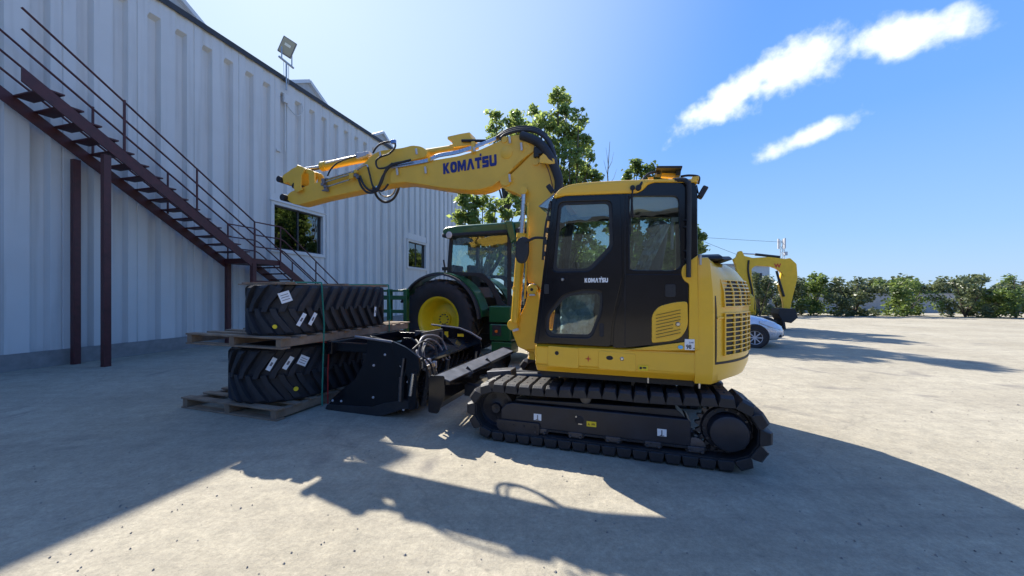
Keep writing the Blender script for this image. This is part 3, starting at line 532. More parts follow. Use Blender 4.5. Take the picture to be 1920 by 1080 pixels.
def cwray(u, v):                                    # where a sight line meets the tail cylinder: (angle, height)
    r = Vector(((u-960)/FOC, 1.0)); d = Vector((r.dot(X.F), r.dot(X.L))); o = Vector((-X.O.dot(X.F), -X.O.dot(X.L)))
    A = d.dot(d); B = 2*o.dot(d); Cc = o.dot(o)-CR*CR; D = B*B-4*A*Cc; t = (-B-math.sqrt(max(0, D)))/(2*A); P = o+d*t
    return math.atan2(P.y, -P.x), EYE+t*(HZ-v)/FOC
def arcband(c, t0, t1, z0, z1, l0, l1, n=14):       # curved slab on the tail
    if z1-z0 > 0.05:
        k = int((z1-z0)/0.03)+1
        for i in range(k): arcband(c, t0, t1, z0+(z1-z0)*i/k, z0+(z1-z0)*(i+1)/k, l0, l1, n)
        return
    vs = []; k = n+1
    for i in range(k):
        t = t0+(t1-t0)*i/n; vs += [cwp(t, z0, l0), cwp(t, z1, l0), cwp(t, z1, l1), cwp(t, z0, l1)]
    c.loft([vs[i*4:i*4+4] for i in range(k)])
tA = cwray(1341, 600)[0]; tE = -tA*0+0.42
zt1, zb1 = cwray(1357, 525)[1], cwray(1357, 575)[1]; zt2, zb2 = cwray(1358, 588)[1], cwray(1358, 666)[1]; t1 = cwray(1357, 600)[0]; t2 = t1-0.50; t2b = t1-0.40
# grille door: raised panel outline round both grilles with dark gap
c = MB(); arcband(c, tA, t2b-0.32, 0.955, 0.977, 0.0, 0.005, 26); arcband(c, tA, tA-0.010, 0.96, 1.78, 0.0, 0.005, 2); c.build('panel_gap', INK, cw)
c = MB(); arcband(c, tA-0.012, t2b-0.30, 1.34+0.03, 1.355+0.03, 0.0, 0.012, 26); c.build('panel_ridge', YEL, cw)
for (za, zb_, te, nz, nx) in ((zb1, zt1, t2, 7, 5), (zb2, zt2, t2b, 9, 4)):
    c = MB(); arcband(c, t1, te, za, zb_, 0.0005, 0.005); g = c.build('grille_opening', INK, cw)
    c = MB(); dz = (zb_-za)/nz
    for k in range(nz+1): arcband(c, t1+0.006, te-0.006, za+dz*k-0.005, za+dz*k+0.005, 0.002, 0.02)
    for k in range(nx+1): t = t1+(te-t1)*k/nx; arcband(c, t+0.005, t-0.005, za, zb_, 0.002, 0.019, 1)
    c.build('grille_bars', YEL, g)
# dark gap and hood between cab and counterweight
c = MB(); c.span((-0.86, 1.10, 0.80), (-0.84+0.0, 0.25, 1.9)); c.span((-0.85, 1.08, 1.0), (-0.62, 1.0, 1.05)); c.build('gap_panel', BLKM, ex)
c = MB(); c.loft([[(x, y, z) for y, z in ((-1.12, 0.8), (-1.14, 1.4), (-1.05, 1.72), (-0.9, 1.80), (-0.3, 1.80), (-0.3, 0.8))] for x in (-0.84, 0.0, 0.35)]); c.loft([[(x, y, z) for y, z in ((-1.12, 0.8), (-1.14, 1.2), (-1.05, 1.35), (-0.3, 1.35), (-0.3, 0.8))] for x in (0.35, 0.85)]); c.build('right_hood', YEL, ex, bevel=0.03)
c = MB(); c.loft([[(x, y, z) for y, z in ((0.95, 1.92), (0.93, 1.955), (0.80, 1.985), (0.35, 1.99), (0.2, 1.92))] for x in (-0.86, -1.12)]); c.loft([[(x, y, z) for y, z in ((0.90, 1.92), (0.75, 1.965), (0.35, 1.97), (0.25, 1.92))] for x in (-1.12, -1.22)]); c.build('air_intake_cover', BLKM, ex, bevel=0.02)
c = MB(); p = X.p3(1313, 487, 1.12); c.box(p, (0.02, 0.03, 0.10)); c.build('hinge', STEEL, ex, bevel=0.004)
c = MB(); c.cyl((-1.02, 0.72, 0.62), (-1.02, 0.66, 0.62), 0.055, n=20); c.span((-1.06, 0.74, 0.62), (-0.98, 0.64, 0.78)); c.build('tie_down_lug', BLKM, ex)
for u in (1311, 1215):
    c = MB(); p = X.p3(u, 724 if u > 1300 else 714, 1.08); c.cyl(p+Vector((0,0,0.03)), p-Vector((0,0,0.02)), 0.010, n=8); c.build('drain_plug', STEEL, ex)
# --- boom (near face y=0.16, centre y=0.03)
BY, BW = 0.03, 0.24
BF = BY+BW/2
def bp(pts, y=BF, r=0.04): return rnd(X.pl(pts, y), r)
lb = bp([(990,532), (998,528,.08), (1008,536), (1018,548), (1020,480), (1022,430), (1034,390), (1045,350,.2), (1038,315,.2), (1022,285,.15), (1012,278), (1000,285), (975,310), (957,327), (944,328,.1), (935,337,.1), (938,349,.1), (948,355), (965,361,.1), (977,368,.1), (989,388,.2), (991,430), (988,520)], r=0.03)
plate('lower_boom', lb, YEL2, ex, BY, BW, bev=0.01)
ub = bp([(733,345), (732,325), (741,317), (800,303), (860,293), (899,282), (930,268), (955,256), (975,252,.2), (990,257,.1), (1002,268,.1), (1003,282,.1), (985,296), (962,318), (940,336), (918,352,.1), (890,358,.2), (830,353,.2), (790,346,.2), (760,342)], r=0.05)
uboom = plate('upper_boom', ub, YEL2, ex, BY, BW+0.03, bev=0.01)
yb = BF+0.015
for (u, v, r) in ((950, 286, 0.085), (986, 273, 0.06), (946, 262, 0.045)):
    c = MB(); p = X.p3(u, v, yb); c.lathe([(0, 0.012), (r*0.9, 0.012), (r, 0.006), (r, -0.01)], p, (0,1,0), 32); c.build('boss_plate', YEL2, uboom)
plate('joint_plate', bp([(1000,285), (1003,270), (992,262), (960,318), (940,336), (918,352), (925,345), (990,291)], yb, 0.02), YEL2, uboom, yb+0.004, 0.01)
c = MB(); p = X.p3(949, 337, BF); c.lathe([(0, 0.02), (0.085, 0.02), (0.09, 0.012), (0.09, -0.01)], p, (0,1,0), 32); c.build('pin_boss', YEL2, ex); c = MB(); p = X.p3(1005, 303, BF); c.lathe([(0, 0.02), (0.05, 0.02), (0.05, -0.01)], p, (0,1,0), 24); c.build('pin_boss', YEL2, ex)
for (u, v, dv) in ((744, 322, 12), (797, 319, 12), (780, 284, 10), (712, 289, 9), (955, 262, 12), (977, 275, 14), (955, 334, 14), (888, 280, 8)):
    c = MB(); p = X.p3(u, v-dv/2, yb+0.035); q = X.p3(u+1.5, v+dv/2, yb+0.035); c.tube([p, q], 0.016, 10); c.build('pin_retainer', LGREY, uboom)
x, z = X.tr(880, 308.5, yb); x0, z0 = X.tr(830, 317.5, yb); x1, z1 = X.tr(930, 300.5, yb); bdir = Vector((x1-x0, 0, z1-z0)).normalized(); blen = math.hypot(x1-x0, z1-z0)
mtx = M4((x, yb+0.004, z), bdir, Vector((0,1,0)).cross(bdir) if False else (Vector((-bdir.z, 0, bdir.x)) if bdir.x > 0 else Vector((bdir.z, 0, -bdir.x))))
lettering('boom_lettering', 'KOMATSU', blen, 0.155, BLUEI, uboom, mtx)
# arm
arm = bp([(548,382), (540,377), (536,368), (543,360), (560,353), (577,347), (602,339), (626,330), (664,318), (682,306), (697,290), (712,282), (753,277), (773,272), (790,274,.08), (802,283,.1), (798,294,.1), (770,301), (745,314), (742,343), (700,352), (650,362), (600,373), (560,384)], BF-0.01, 0.04)
armo = plate('arm', arm, YEL2, ex, BY, BW-0.03, bev=0.008)
c = MB()
def pinc(u, v, r, hw_=0.17, rr=0.015): p = X.p3(u, v, BF); c.cyl((p.x, BY-hw_, p.z), (p.x, BY+hw_, p.z), r, n=20)
pinc(527, 337, 0.052); pinc(554, 349, 0.048, 0.15); pinc(534, 371, 0.056); c.build('pin_cap', INK, armo)
lk = plate('bucket_link', bp([(530,330), (540,323), (553,314), (566,312), (572,316), (562,330), (556,345), (548,350), (541,341), (533,346)], BF, 0.05), YEL2, ex, BY, BW+0.03, bev=0.008)
for s_ in (1, -1): plate('tipping_lever', rnd(X.pl([(560,310), (571,314), (574,322), (568,330), (567,352), (571,356), (560,362), (554,356), (556,325)], BF), 0.03), YEL2, ex, BY+s_*0.145, 0.025, bev=0.005)
for s_ in (1, -1): plate('tipping_lever', rnd(X.pl([(567,314), (583,318), (588,324), (588,346), (577,349), (577,325), (567,324)], BF), 0.03), YEL2, ex, BY+s_*0.09, 0.025, bev=0.005)
c = MB(); c.cyl(X.p3(572, 318, BY), X.p3(612, 312, BY), 0.035); c.build('bucket_rod', STEEL, ex)
c = MB(); c.cyl(X.p3(606, 312, BY), X.p3(694, 294, BY), 0.068); c.cyl(X.p3(604, 312.4, BY), X.p3(612, 311, BY), 0.078); c.build('bucket_cylinder', YEL, ex)
c = MB(); c.tube([X.p3(611, 306, BY+0.06), X.p3(650, 297, BY+0.07), X.p3(678, 290, BY+0.07), X.p3(696, 287, BY+0.06)], 0.016); c.box(X.p3(680, 292, BY+0.07), (0.20, 0.09, 0.07), Matrix.Rotation(0.12, 3, 'Y')); c.box(X.p3(690, 288, BY+0.08), (0.08, 0.07, 0.05)); c.box(X.p3(672, 292, BY+0.10), (0.05, 0.05, 0.09)); c.build('cylinder_valve', LGREY, ex, bevel=0.008)
# arm side pipes and valve block
c = MB(); yv = BF+0.03
for (a1, b1, a2, b2_) in ((612, 341, 655, 327), (614, 350, 655, 337), (616, 335, 672, 318)): c.tube([X.p3(a1, b1, yv), X.p3(a2, b2_, yv)], 0.011)
c.tube([X.p3(655, 327, yv), X.p3(668, 319, yv), X.p3(686, 309, yv), X.p3(690, 314, yv+0.02)], 0.012, smooth=3); c.build('arm_pipe', STEEL, armo)
c = MB()
for (u, v) in ((608, 342), (611, 350), (606, 346), (612, 356), (607, 338), (668, 329), (672, 333)): c.box(X.p3(u, v, yv), (0.05, 0.06, 0.045))
c.tube([X.p3(604, 336, yv), X.p3(616, 335, yv)], 0.012); c.tube([X.p3(604, 357, yv), X.p3(615, 358, yv)], 0.012); c.build('valve_block', GREY, armo, bevel=0.006)
c = MB(); c.box(X.p3(660, 330, yv), (0.08, 0.05, 0.09)); c.box(X.p3(668, 322, yv), (0.05, 0.05, 0.05)); c.build('pipe_clamp', YEL2, armo, bevel=0.006)
# arm cylinder on top of the boom with bracket
c = MB(); c.cyl(X.p3(800, 286, BY), X.p3(846, 279, BY), 0.05); c.cyl(X.p3(846, 279, BY), X.p3(884, 275, BY), 0.062); c.build('arm_cylinder', YEL2, ex)
plate('cylinder_bracket', bp([(845,261), (868,256), (886,253), (888,262), (894,266), (893,276), (855,281), (853,268), (845,266)], BY, 0.01), YEL, ex, BY, 0.20, bev=0.008)
c = MB(); c.cyl(X.p3(866, 264, BY+0.12), X.p3(910, 264, BY+0.12), 0.02); c.build('lamp_cable', INK, ex)
c = MB()                                            # bright pipes along the boom
for dy, dv in ((0.10, 0), (0.06, -1), (0.02, -2)):
    y = BF-0.0+dy*0.3; c.tube([X.p3(u, v+dv*2.3, y) for u, v in ((734, 315), (770, 309), (802, 303), (822, 294), (860, 287), (905, 272), (930, 262))], 0.012, 8, smooth=3)
c.build('boom_pipe', STEEL, uboom)
c = MB(); c.box(X.p3(888, 277, BF+0.02), (0.05, 0.06, 0.16)); c.build('pipe_clamp', YEL2, uboom, bevel=0.005); c = MB(); c.box(X.p3(806, 300, BF+0.02), (0.04, 0.06, 0.05)); c.build('pipe_clamp', YEL2, uboom, bevel=0.005)
# hoses
def H(name, pts, r, y=BF, m=RUB, sm=7): return T(name, pts, r, m, ex, y, sm, 10)
y2 = BF+0.06
H('hydraulic_hose', [(672,334,y2), (678,350,y2), (690,361,y2), (706,358,y2), (716,340,y2), (724,318,y2), (736,308,y2), (760,303,y2)], 0.017)
H('hydraulic_hose', [(675,330,y2), (682,346,y2), (694,357,y2), (708,352,y2), (718,330,y2), (730,314,y2), (744,307,y2), (770,300,y2)], 0.017)
H('hydraulic_hose', [(690,314,y2), (694,330,y2), (700,350,y2), (716,358,y2), (728,345,BF+0.05)], 0.014)
H('hydraulic_hose', [(700,352,BF), (708,370,-0.08), (722,379,-0.14), (738,372,-0.16), (748,352,-0.14), (748,336,-0.1)], 0.020)
H('hydraulic_hose', [(706,350,BF), (714,364,-0.12), (726,369,-0.2), (738,362,-0.2), (744,345,-0.15)], 0.014, m=STEEL)
H('hydraulic_hose', [(699,287,y2), (706,276,y2), (718,268,y2), (737,266,y2), (741,275,y2), (730,288,y2), (712,295,y2), (705,303,y2), (709,315,y2), (724,314,y2), (736,306,y2)], 0.014)
H('hydraulic_hose', [(614,330,y2), (620,318,y2), (632,306,y2), (650,298,y2), (668,293,y2)], 0.012)
c = MB(); c.box(X.p3(738, 266, y2), (0.07, 0.05, 0.06)); c.build('hose_fitting', mat('blue_fitting', (0.10, 0.22, 0.5), 0.4), ex, bevel=0.01)
for i, (dy, dr) in enumerate(((0.10, 0), (0.04, -3), (-0.03, -1), (-0.09, 2), (0.13, 3))):
    H('hydraulic_hose', [(925+i*3,262,BY+dy), (948,249+dr,BY+dy), (975,242+dr,BY+dy), (1003,244+dr,BY+dy), (1024,258+dr,BY+dy), (1037,282+dr,BY+dy), (1044,310,BY+dy), (1050,335,BY+dy), (1050,352,BY+dy)], 0.022)
H('hose_sleeve', [(978,254,BF+0.03), (1000,262,BF+0.05), (1018,275,BF+0.05), (1030,293,BF+0.04), (1041,316,BF+0.03), (1048,340,BF+0.03), (1046,366,BF+0.03)], 0.058)
c = MB(); c.box(X.p3(1010, 283, BF+0.03), (0.13, 0.06, 0.11)); c.box(X.p3(1006, 291, BF+0.03), (0.08, 0.05, 0.07)); c.build('work_light', BLKM, ex, bevel=0.02)
plate('hose_guard', bp([(1013,296), (1020,289), (1030,297), (1040,299), (1041,308), (1032,309), (1018,307), (1012,307)], BF+0.06, 0.01), YEL, ex, BF+0.08, 0.02)
H('thin_cable', [(1012,298,y2), (1013,306,y2), (1022,307,y2), (1030,325,y2), (1037,355,y2)], 0.006, m=mat('rust_cable', (0.12, 0.03, 0.02), 0.5))
c = MB(); c.box(X.p3(1032, 354, 0.5), (0.06, 0.05, 0.11), Matrix.Rotation(0.6, 3, 'Y')); c.build('boom_lamp', BLKM, ex, bevel=0.01)
# boom cylinders and swing post
for s_ in (0.13, -0.13):
    yb_ = BY+s_+0.06
    c = MB(); c.cyl(X.p3(966, 604, yb_), X.p3(978, 442, yb_), 0.060); c.cyl(X.p3(977.7, 446, yb_), X.p3(978.5, 438, yb_), 0.070); c.cyl(X.p3(970, 545, yb_), X.p3(970.5, 538, yb_), 0.066); c.build('boom_cylinder', YEL, ex)
    c = MB(); c.cyl(X.p3(978.3, 445, yb_), X.p3(982, 362, yb_), 0.030); c.build('boom_rod', STEEL, ex)
    c = MB(); c.cyl(X.p3(982.5, 358, yb_)-Vector((0,0.04,0)), X.p3(982.5, 358, yb_)+Vector((0,0.04,0)), 0.05); c.build('rod_eye', YEL, ex)
    c = MB(); c.tube([X.p3(970, 596, yb_+0.06), X.p3(975, 500, yb_+0.075), X.p3(980, 452, yb_+0.07)], 0.011); c.tube([X.p3(984, 560, yb_+0.02), X.p3(989, 450, yb_+0.02), X.p3(990, 380, yb_+0.02)], 0.012); c.build('cylinder_pipe', YEL, ex)
sp = bp([(992,540), (1000,532,.06), (1008,540,.05), (1012,560), (1012,655), (985,656), (972,650), (963,628), (957,608,.1), (962,598,.1), (975,594), (986,570)], BF+0.02, 0.03)
swp = plate('swing_post', sp, YEL, ex, BY, BW+0.10, bev=0.015)
c = MB(); p = X.p3(962, 609, BF+0.06); c.lathe([(0, 0.03), (0.07, 0.03), (0.075, 0.02), (0.075, -0.1)], p, (0,1,0), 28); c.build('pin_boss', YEL, swp); c = MB(); p = X.p3(998, 543, BF+0.06); c.lathe([(0, 0.025), (0.065, 0.025), (0.07, 0.018), (0.07, -0.05)], p, (0,1,0), 28); c.build('pin_boss', YEL, swp)
c = MB(); p = X.p3(998, 543, BF+0.06); c.lathe([(0, 0.03), (0.02, 0.03), (0.02, 0.0)], p, (0,1,0), 16); c.build('pin_end', INK, swp)
c = MB(); c.bar(X.p3(962, 620, BF+0.1), X.p3(972, 617, BF+0.1), 0.03, 0.03); c.build('pin_retainer', LGREY, swp); c = MB(); c.bar(X.p3(993, 553, BF+0.1), X.p3(1003, 553, BF+0.1), 0.03, 0.02); c.build('pin_retainer', LGREY, swp)
p = X.p3(994, 655, 0.1); c = MB(); c.lathe([(0.0, 0.36), (0.10, 0.36), (0.12, 0.34), (0.12, 0.25), (0.145, 0.25), (0.15, 0.22), (0.15, 0.05), (0.12, 0.03), (0.12, -0.06), (0, -0.06)], (0.93, 0.03, 0.86-0.08), (0,0,1), 32); c.build('swing_bearing', YEL, swp)
c = MB(); c.span((0.45, -0.25, 0.80), (0.90, 0.30, 0.88)); c.span((0.45, -0.25, 1.02), (0.90, 0.30, 1.10)); c.build('front_bracket', YEL, ex, bevel=0.02)
# ------------------------------------------------------------------ industrial building on the left (local x runs along the wall away from us, y = -10.92 is its face)
WD = Vector((0.27, 0.963)).normalized()
B = Frame((0, 0), WD)                              # y (left of the wall direction) is +10.92 at the wall face
WY = 11.95; H0 = 9.7
KB = 11.95/10.92                                   # metres per first-survey metre for everything on this wall
def wallmat(name, col):
    m = mat(name, col, 0.5, var=0.04, vscale=0.8); t = m.node_tree; b = t.nodes['Principled BSDF']; n = t.nodes.new; L = t.links.new
    src = b.inputs['Base Color'].links[0].from_socket
    g = n('ShaderNodeTexCoord'); mp = n('ShaderNodeMapping'); mp.inputs['Scale'].default_value = (6, 6, 0.25); L(g.outputs['Object'], mp.inputs[0])
    nz = n('ShaderNodeTexNoise'); nz.inputs['Scale'].default_value = 1.0; nz.inputs['Detail'].default_value = 7; L(mp.outputs[0], nz.inputs['Vector'])
    r = n('ShaderNodeMapRange'); r.inputs[1].default_value = 0.52; r.inputs[2].default_value = 0.78; r.inputs[4].default_value = 0.4; L(nz.outputs[0], r.inputs[0])
    mi = n('ShaderNodeMix'); mi.data_type = 'RGBA'; L(r.outputs[0], mi.inputs[0]); L(src, mi.inputs[6]); mi.inputs[7].default_value = (0.34, 0.31, 0.27, 1); L(mi.outputs[2], b.inputs['Base Color']); return m
WALL = wallmat('wall_panel_paint', (0.62, 0.61, 0.59)); TRIM = mat('trim_metal', (0.62, 0.61, 0.59), 0.45, var=0.06)
FLASH = mat('roof_flashing', (0.035, 0.035, 0.04), 0.6, var=0.2); ROOFM = mat('roof_sheet', (0.42, 0.43, 0.43), 0.55, var=0.1, bump=0.1)
bd = B.empty('industrial_building'); tag(bd, 'long pale grey industrial building clad in ribbed wall panels on the left', 'building')
S0, S1 = -14.0, 28.18
wins = [(10.53, 12.84, 3.24, 4.84), (19.53, 21.61, 3.21, 4.73)]
bps = []                                           # (s, depth) profile of the pressed wall panels
s = 10.57-1.34*19
while s < S1-0.05:
    for a, d in ((0.0, 0), (0.012, 0.02), (0.026, 0.02), (0.038, 0), (0.24, 0), (0.29, 0.13), (0.49, 0.13), (0.54, 0), (0.88, 0), (0.93, 0.13), (1.13, 0.13), (1.18, 0)):
        if s+a < S1: bps.append((s+a, d))
    s += 1.34
bps = [b_ for b_ in bps if b_[0] > S0]; bps.append((S1, 0))
full = sorted(bps)
for w0, w1, _, _ in wins:
    for e in (w0-0.11, w1+0.11):
        bps = [b_ for b_ in bps if not (w0-0.11 < b_[0] < w1+0.11)] + [(e, 0)] if e == w0-0.11 else bps+[(e, 0)]
bps = sorted(bps)
c = MB(); ZT = 9.0; ZJ = 5.25
for (a, da), (b2, db) in zip(full, full[1:]):      # upper band of the wall: every pressed groove, closed at top and above the windows
    c.add([(a, WY+da, ZJ), (b2, WY+db, ZJ), (b2, WY+db, ZT), (a, WY+da, ZT)], [(0,1,2,3)])
    if max(da, db) > 0.03: c.add([(a, WY+da, ZT), (b2, WY+db, ZT), (b2, WY, ZT+0.10), (a, WY, ZT+0.10)], [(0,1,2,3)]); c.add([(a, WY+da, ZJ), (b2, WY+db, ZJ), (b2, WY, ZJ-0.001), (a, WY, ZJ-0.001)], [(0,1,2,3)]) if any(w0-0.12 < a and b2 < w1+0.12 for w0, w1, _, _ in wins) else None
    else: c.add([(a, WY+da, ZT), (b2, WY+db, ZT), (b2, WY+db, ZT+0.1), (a, WY+da, ZT+0.1)], [(0,1,2,3)])
    c.add([(a, WY+min(da, 0.02), ZT+0.1), (b2, WY+min(db, 0.02), ZT+0.1), (b2, WY+min(db, 0.02), H0-0.1), (a, WY+min(da, 0.02), H0-0.1)], [(0,1,2,3)])
for (a, da), (b2, db) in zip(bps, bps[1:]):
    zs = [(0, ZJ)]
    for w0, w1, z0, z1 in wins:
        if a >= w0-0.115 and b2 <= w1+0.115: zs = [(0, z0-0.11), (z1+0.11, ZJ)]
    groove = max(da, db) > 0.03
    for z0, z1 in zs:
        top = z1
        c.add([(a, WY+da, z0), (b2, WY+db, z0), (b2, WY+db, top), (a, WY+da, top)], [(0,1,2,3)])
c.build('wall', WALL, bd, smooth=None, fix=False)
c = MB(); c.span((S0, WY+0.6, 0), (S1-0.02, WY+14, H0-0.3)); c.add([(S1, WY, 0), (S1, WY+0.5, 0), (S1, WY+0.5, H0-0.1), (S1, WY, H0-0.1)], [(0,1,2,3)]); c.build('rear_wall', WALL, bd, smooth=None)
c = MB(); c.span((S0, WY-0.05, H0-0.1), (S1+0.05, WY+0.6, H0)); c.span((S0, WY-0.06, H0-0.16), (S1+0.06, WY-0.045, H0+0.012)); c.build('roof_flashing', FLASH, bd)
c = MB(); c.span((S0, WY-0.02, 0.0), (S1+0.02, WY+0.02, 0.35)); c.build('wall_base', mat('concrete_base', (0.25, 0.24, 0.23), 0.85, var=0.15, bump=0.2), bd)
for k in range(-4, 3):                             # gabled roof bays behind the parapet
    sc = 14.33+5.8*k
    if sc < S0+2 or sc > S1: continue
    y0, y1 = WY+2.2, WY+13.5; c = MB()
    f = [(sc-2.85, 9.4), (sc-2.85, 10.1), (sc, 11.72), (sc+2.85, 10.1), (sc+2.85, 9.4)]
    c.loft([[(x, y, z) for x, z in f] for y in (y0, y1)]); r = c.build('roof', ROOFM, bd, smooth=None)
    c = MB()
    for a_, b_ in (((sc-2.87, 10.08), (sc, 11.75)), ((sc, 11.75), (sc+2.87, 10.08))): c.bar((a_[0], y0-0.06, a_[1]), (b_[0], y0-0.06, b_[1]), 0.14, 0.14)
    c.build('gable_trim', mat('gable_trim', (0.6, 0.62, 0.63), 0.4), r)
ROOMDARK = mat('dark_interior', (0.02, 0.022, 0.026), 0.7)
for w0, w1, z0, z1 in wins:
    c = MB()
    for a_, b_ in (((w0-0.13, z1), (w1+0.13, z1+0.13)), ((w0-0.13, z0-0.13), (w1+0.13, z0)), ((w0-0.13, z0), (w0, z1)), ((w1, z0), (w1+0.13, z1))): c.span((a_[0], WY-0.05, a_[1]), (b_[0], WY+0.16, b_[1]))
    c.span((w0-0.17, WY-0.085, z1+0.115), (w1+0.17, WY-0.0, z1+0.15))
    wf = c.build('window', TRIM, bd, bevel=0.006)
    c = MB(); mid = (w0+w1)/2; t = 0.03
    for x in (w0+t, mid, w1-t): c.span((x-t, WY+0.08, z0), (x+t, WY+0.14, z1))
    c.span((w0, WY+0.08, z0), (w1, WY+0.14, z0+0.05)); c.span((w0, WY+0.08, z1-0.05), (w1, WY+0.14, z1)); c.build('sash', FLASH, wf)
    c = MB(); c.add([(w0, WY+0.11, z0), (w1, WY+0.11, z0), (w1, WY+0.11, z1), (w0, WY+0.11, z1)], [(0,1,2,3)]); c.build('pane', GLSB, wf, smooth=None)
    c = MB(); c.span((w0-0.1, WY+0.45, z0-0.1), (w1+0.1, WY+0.48, z1+0.1)); c.build('dark_room_sheet', ROOMDARK, wf)  # dark sheet: the shade of the unlit room put into its colour
def bpt(u, v, y): x, z = B.tr(u, v, y); return Vector((x, y, z))
# conduit / small fittings on the wall
c = MB(); c.tube([(11.0, WY-0.03, 9.0), (11.0, WY-0.03, 6.9)], 0.02); c.tube([(11.05, WY-0.03, 8.7), (11.5, WY-0.04, 8.5), (11.8, WY-0.04, 8.8), (11.75, WY-0.03, 9.1)], 0.012, smooth=5); c.box((11.0, WY-0.05, 8.9), (0.18, 0.08, 0.32)); c.box((10.7, WY-0.04, 6.85), (0.16, 0.06, 0.08)); c.build('cable_conduit', TRIM, bd)
# floodlight on its post
fl = empty('floodlight', (0,0,0)); P0 = B.O+B.F*bpt(537,150,WY-0.12).x+B.L*(WY-0.12); fl.location = (P0.x, P0.y, 9.2); fl.rotation_euler = (0,0,B.rz); tag(fl, 'square floodlight tilted on a short post above the edge of the building roof', 'floodlight')
GALV = mat('galvanised', (0.40, 0.42, 0.44), 0.45, metal=0.5, var=0.1)
c = MB(); c.tube([(0,0,0.0), (0,0,1.05)], 0.03); c.tube([(0.10,0,0.25), (0.10,0,1.0)], 0.01); c.tube([(-0.1,0.0,0.4), (-0.12,0,1.0)], 0.008); c.build('pole', GALV, fl)
c = MB(); c.bar((-0.32, 0, 1.06), (0.32, 0, 1.00), 0.06, 0.05); c.bar((-0.20, 0, 1.06), (-0.2, 0, 1.5), 0.02, 0.04); c.bar((0.24, 0, 1.0), (0.24, 0, 1.45), 0.02, 0.04); c.build('bracket', GALV, fl)
rot = Matrix.Rotation(R(-43), 3, 'Z') @ Matrix.Rotation(R(22), 3, 'Y') @ Matrix.Rotation(R(18), 3, 'X')
c = MB(); c.box((0.02, -0.02, 1.60), (0.46, 0.10, 0.60), rot); lh = c.build('lamp_head', GREY, fl, bevel=0.02)
c = MB(); c.box(Vector((0.02, -0.02, 1.60))+rot @ Vector((0, -0.056, 0)), (0.40, 0.012, 0.53), rot); c.build('lamp_glass', mat('lamp_reflector', (0.40, 0.36, 0.26), 0.3, metal=0.3), lh)
c = MB(); c.box(Vector((0.02, -0.02, 1.60))+rot @ Vector((0, -0.066, 0.06)), (0.20, 0.01, 0.09), rot); c.build('led_array', mat('led', (0.85, 0.83, 0.7), 0.4), lh)
# ------------------------------------------------------------------ red steel stairs
YN, YF = 10.72, 11.75                                 # near and far stringer planes (distance from our axis)
stt = B.empty('steel_staircase'); tag(stt, 'dark red steel staircase with pipe railings climbing the wall beneath the first window', 'staircase')
LA, LB, LZ = 8.65, 9.68, 2.68; G = 0.70
c = MB(); c.span((LA, YN, LZ-0.16), (LB, YF, LZ)); c.build('landing', RUST, stt, bevel=0.005)
for y in (YN-0.03, YF+0.03):
    c = MB(); c.bar((LB-0.02, y, LZ-0.10), (LB+LZ/G+0.1, y, -0.0), 0.03, 0.24, up=(0,1,0)) if False else c.loft([[(LB-0.03, y-0.02, LZ+0.01), (LB-0.03, y-0.02, LZ-0.26), (LB+LZ/G-0.2, y-0.02, 0.0), (LB+LZ/G+0.17, y-0.02, 0.0)], [(LB-0.03, y+0.02, LZ+0.01), (LB-0.03, y+0.02, LZ-0.26), (LB+LZ/G-0.2, y+0.02, 0.0), (LB+LZ/G+0.17, y+0.02, 0.0)]])
    c.build('stringer', RUST, stt)
    zt = LZ+(LA+3.0-LA)*G; c = MB(); c.loft([[(LA+0.03, y+d, LZ+0.01), (LA+0.03, y+d, LZ-0.26), (LA-4.5, y+d, LZ-0.26+4.5*G), (LA-4.5, y+d, LZ+0.01+4.5*G)] for d in (-0.02, 0.02)]); c.build('stringer', RUST, stt)
for k in range(1, 13):
    c = MB(); x = LB+k*0.28-0.14; z = LZ-k*0.196; c.span((x-0.14, YN, z-0.03), (x+0.14, YF, z)); c.build('tread', RUST, stt)
for k in range(1, 16):
    c = MB(); x = LA-k*0.28+0.14; z = LZ+k*0.196; c.span((x-0.14, YN, z-0.03), (x+0.14, YF, z)); c.build('tread', RUST, stt)
for y in (YN-0.03, YF+0.03):
    for dz in (1.12, 0.72, 0.36):
        c = MB(); c.tube([(LA-4.5, y, LZ+dz+4.5*G), (LA+0.12, y, LZ+dz), (LB, y, LZ+dz)], 0.022); 
        c.tube([(LB, y, LZ+dz), (LB+0.15, y, LZ+dz-0.06), (LB+2.9, y, LZ+dz-2.9*G+0.03)], 0.022); c.build('handrail', RUST, stt)
    for x, z in ((LA+0.12, LZ), (LB, LZ), (LA-1.5, LZ+1.6*G), (LA-3.0, LZ+3.1*G), (LB+1.5, LZ-1.45*G), (LB+2.85, LZ-2.85*G)): c = MB(); c.tube([(x, y, z-0.02), (x, y, z+1.12)], 0.024); c.build('railing_post', RUST, stt)
for x, y in ((LA+0.1, YN), (LA+0.1, YF), (LB-0.1, YF), (LA-3.3, YN), (LA-3.3, YF)):
    c = MB(); zt = LZ-0.16 if x > LA else LZ+3.0*G-0.16; c.span((x-0.06, y-0.06, 0), (x+0.06, y+0.06, zt)); c.build('column', RUST, stt)
for z_ in (1.7, 1.95):
    c = MB(); c.span((LA+0.16, YN+0.02, z_), (LB-0.16, YN+0.08, z_+0.05)); c.build('brace', RUST, stt)
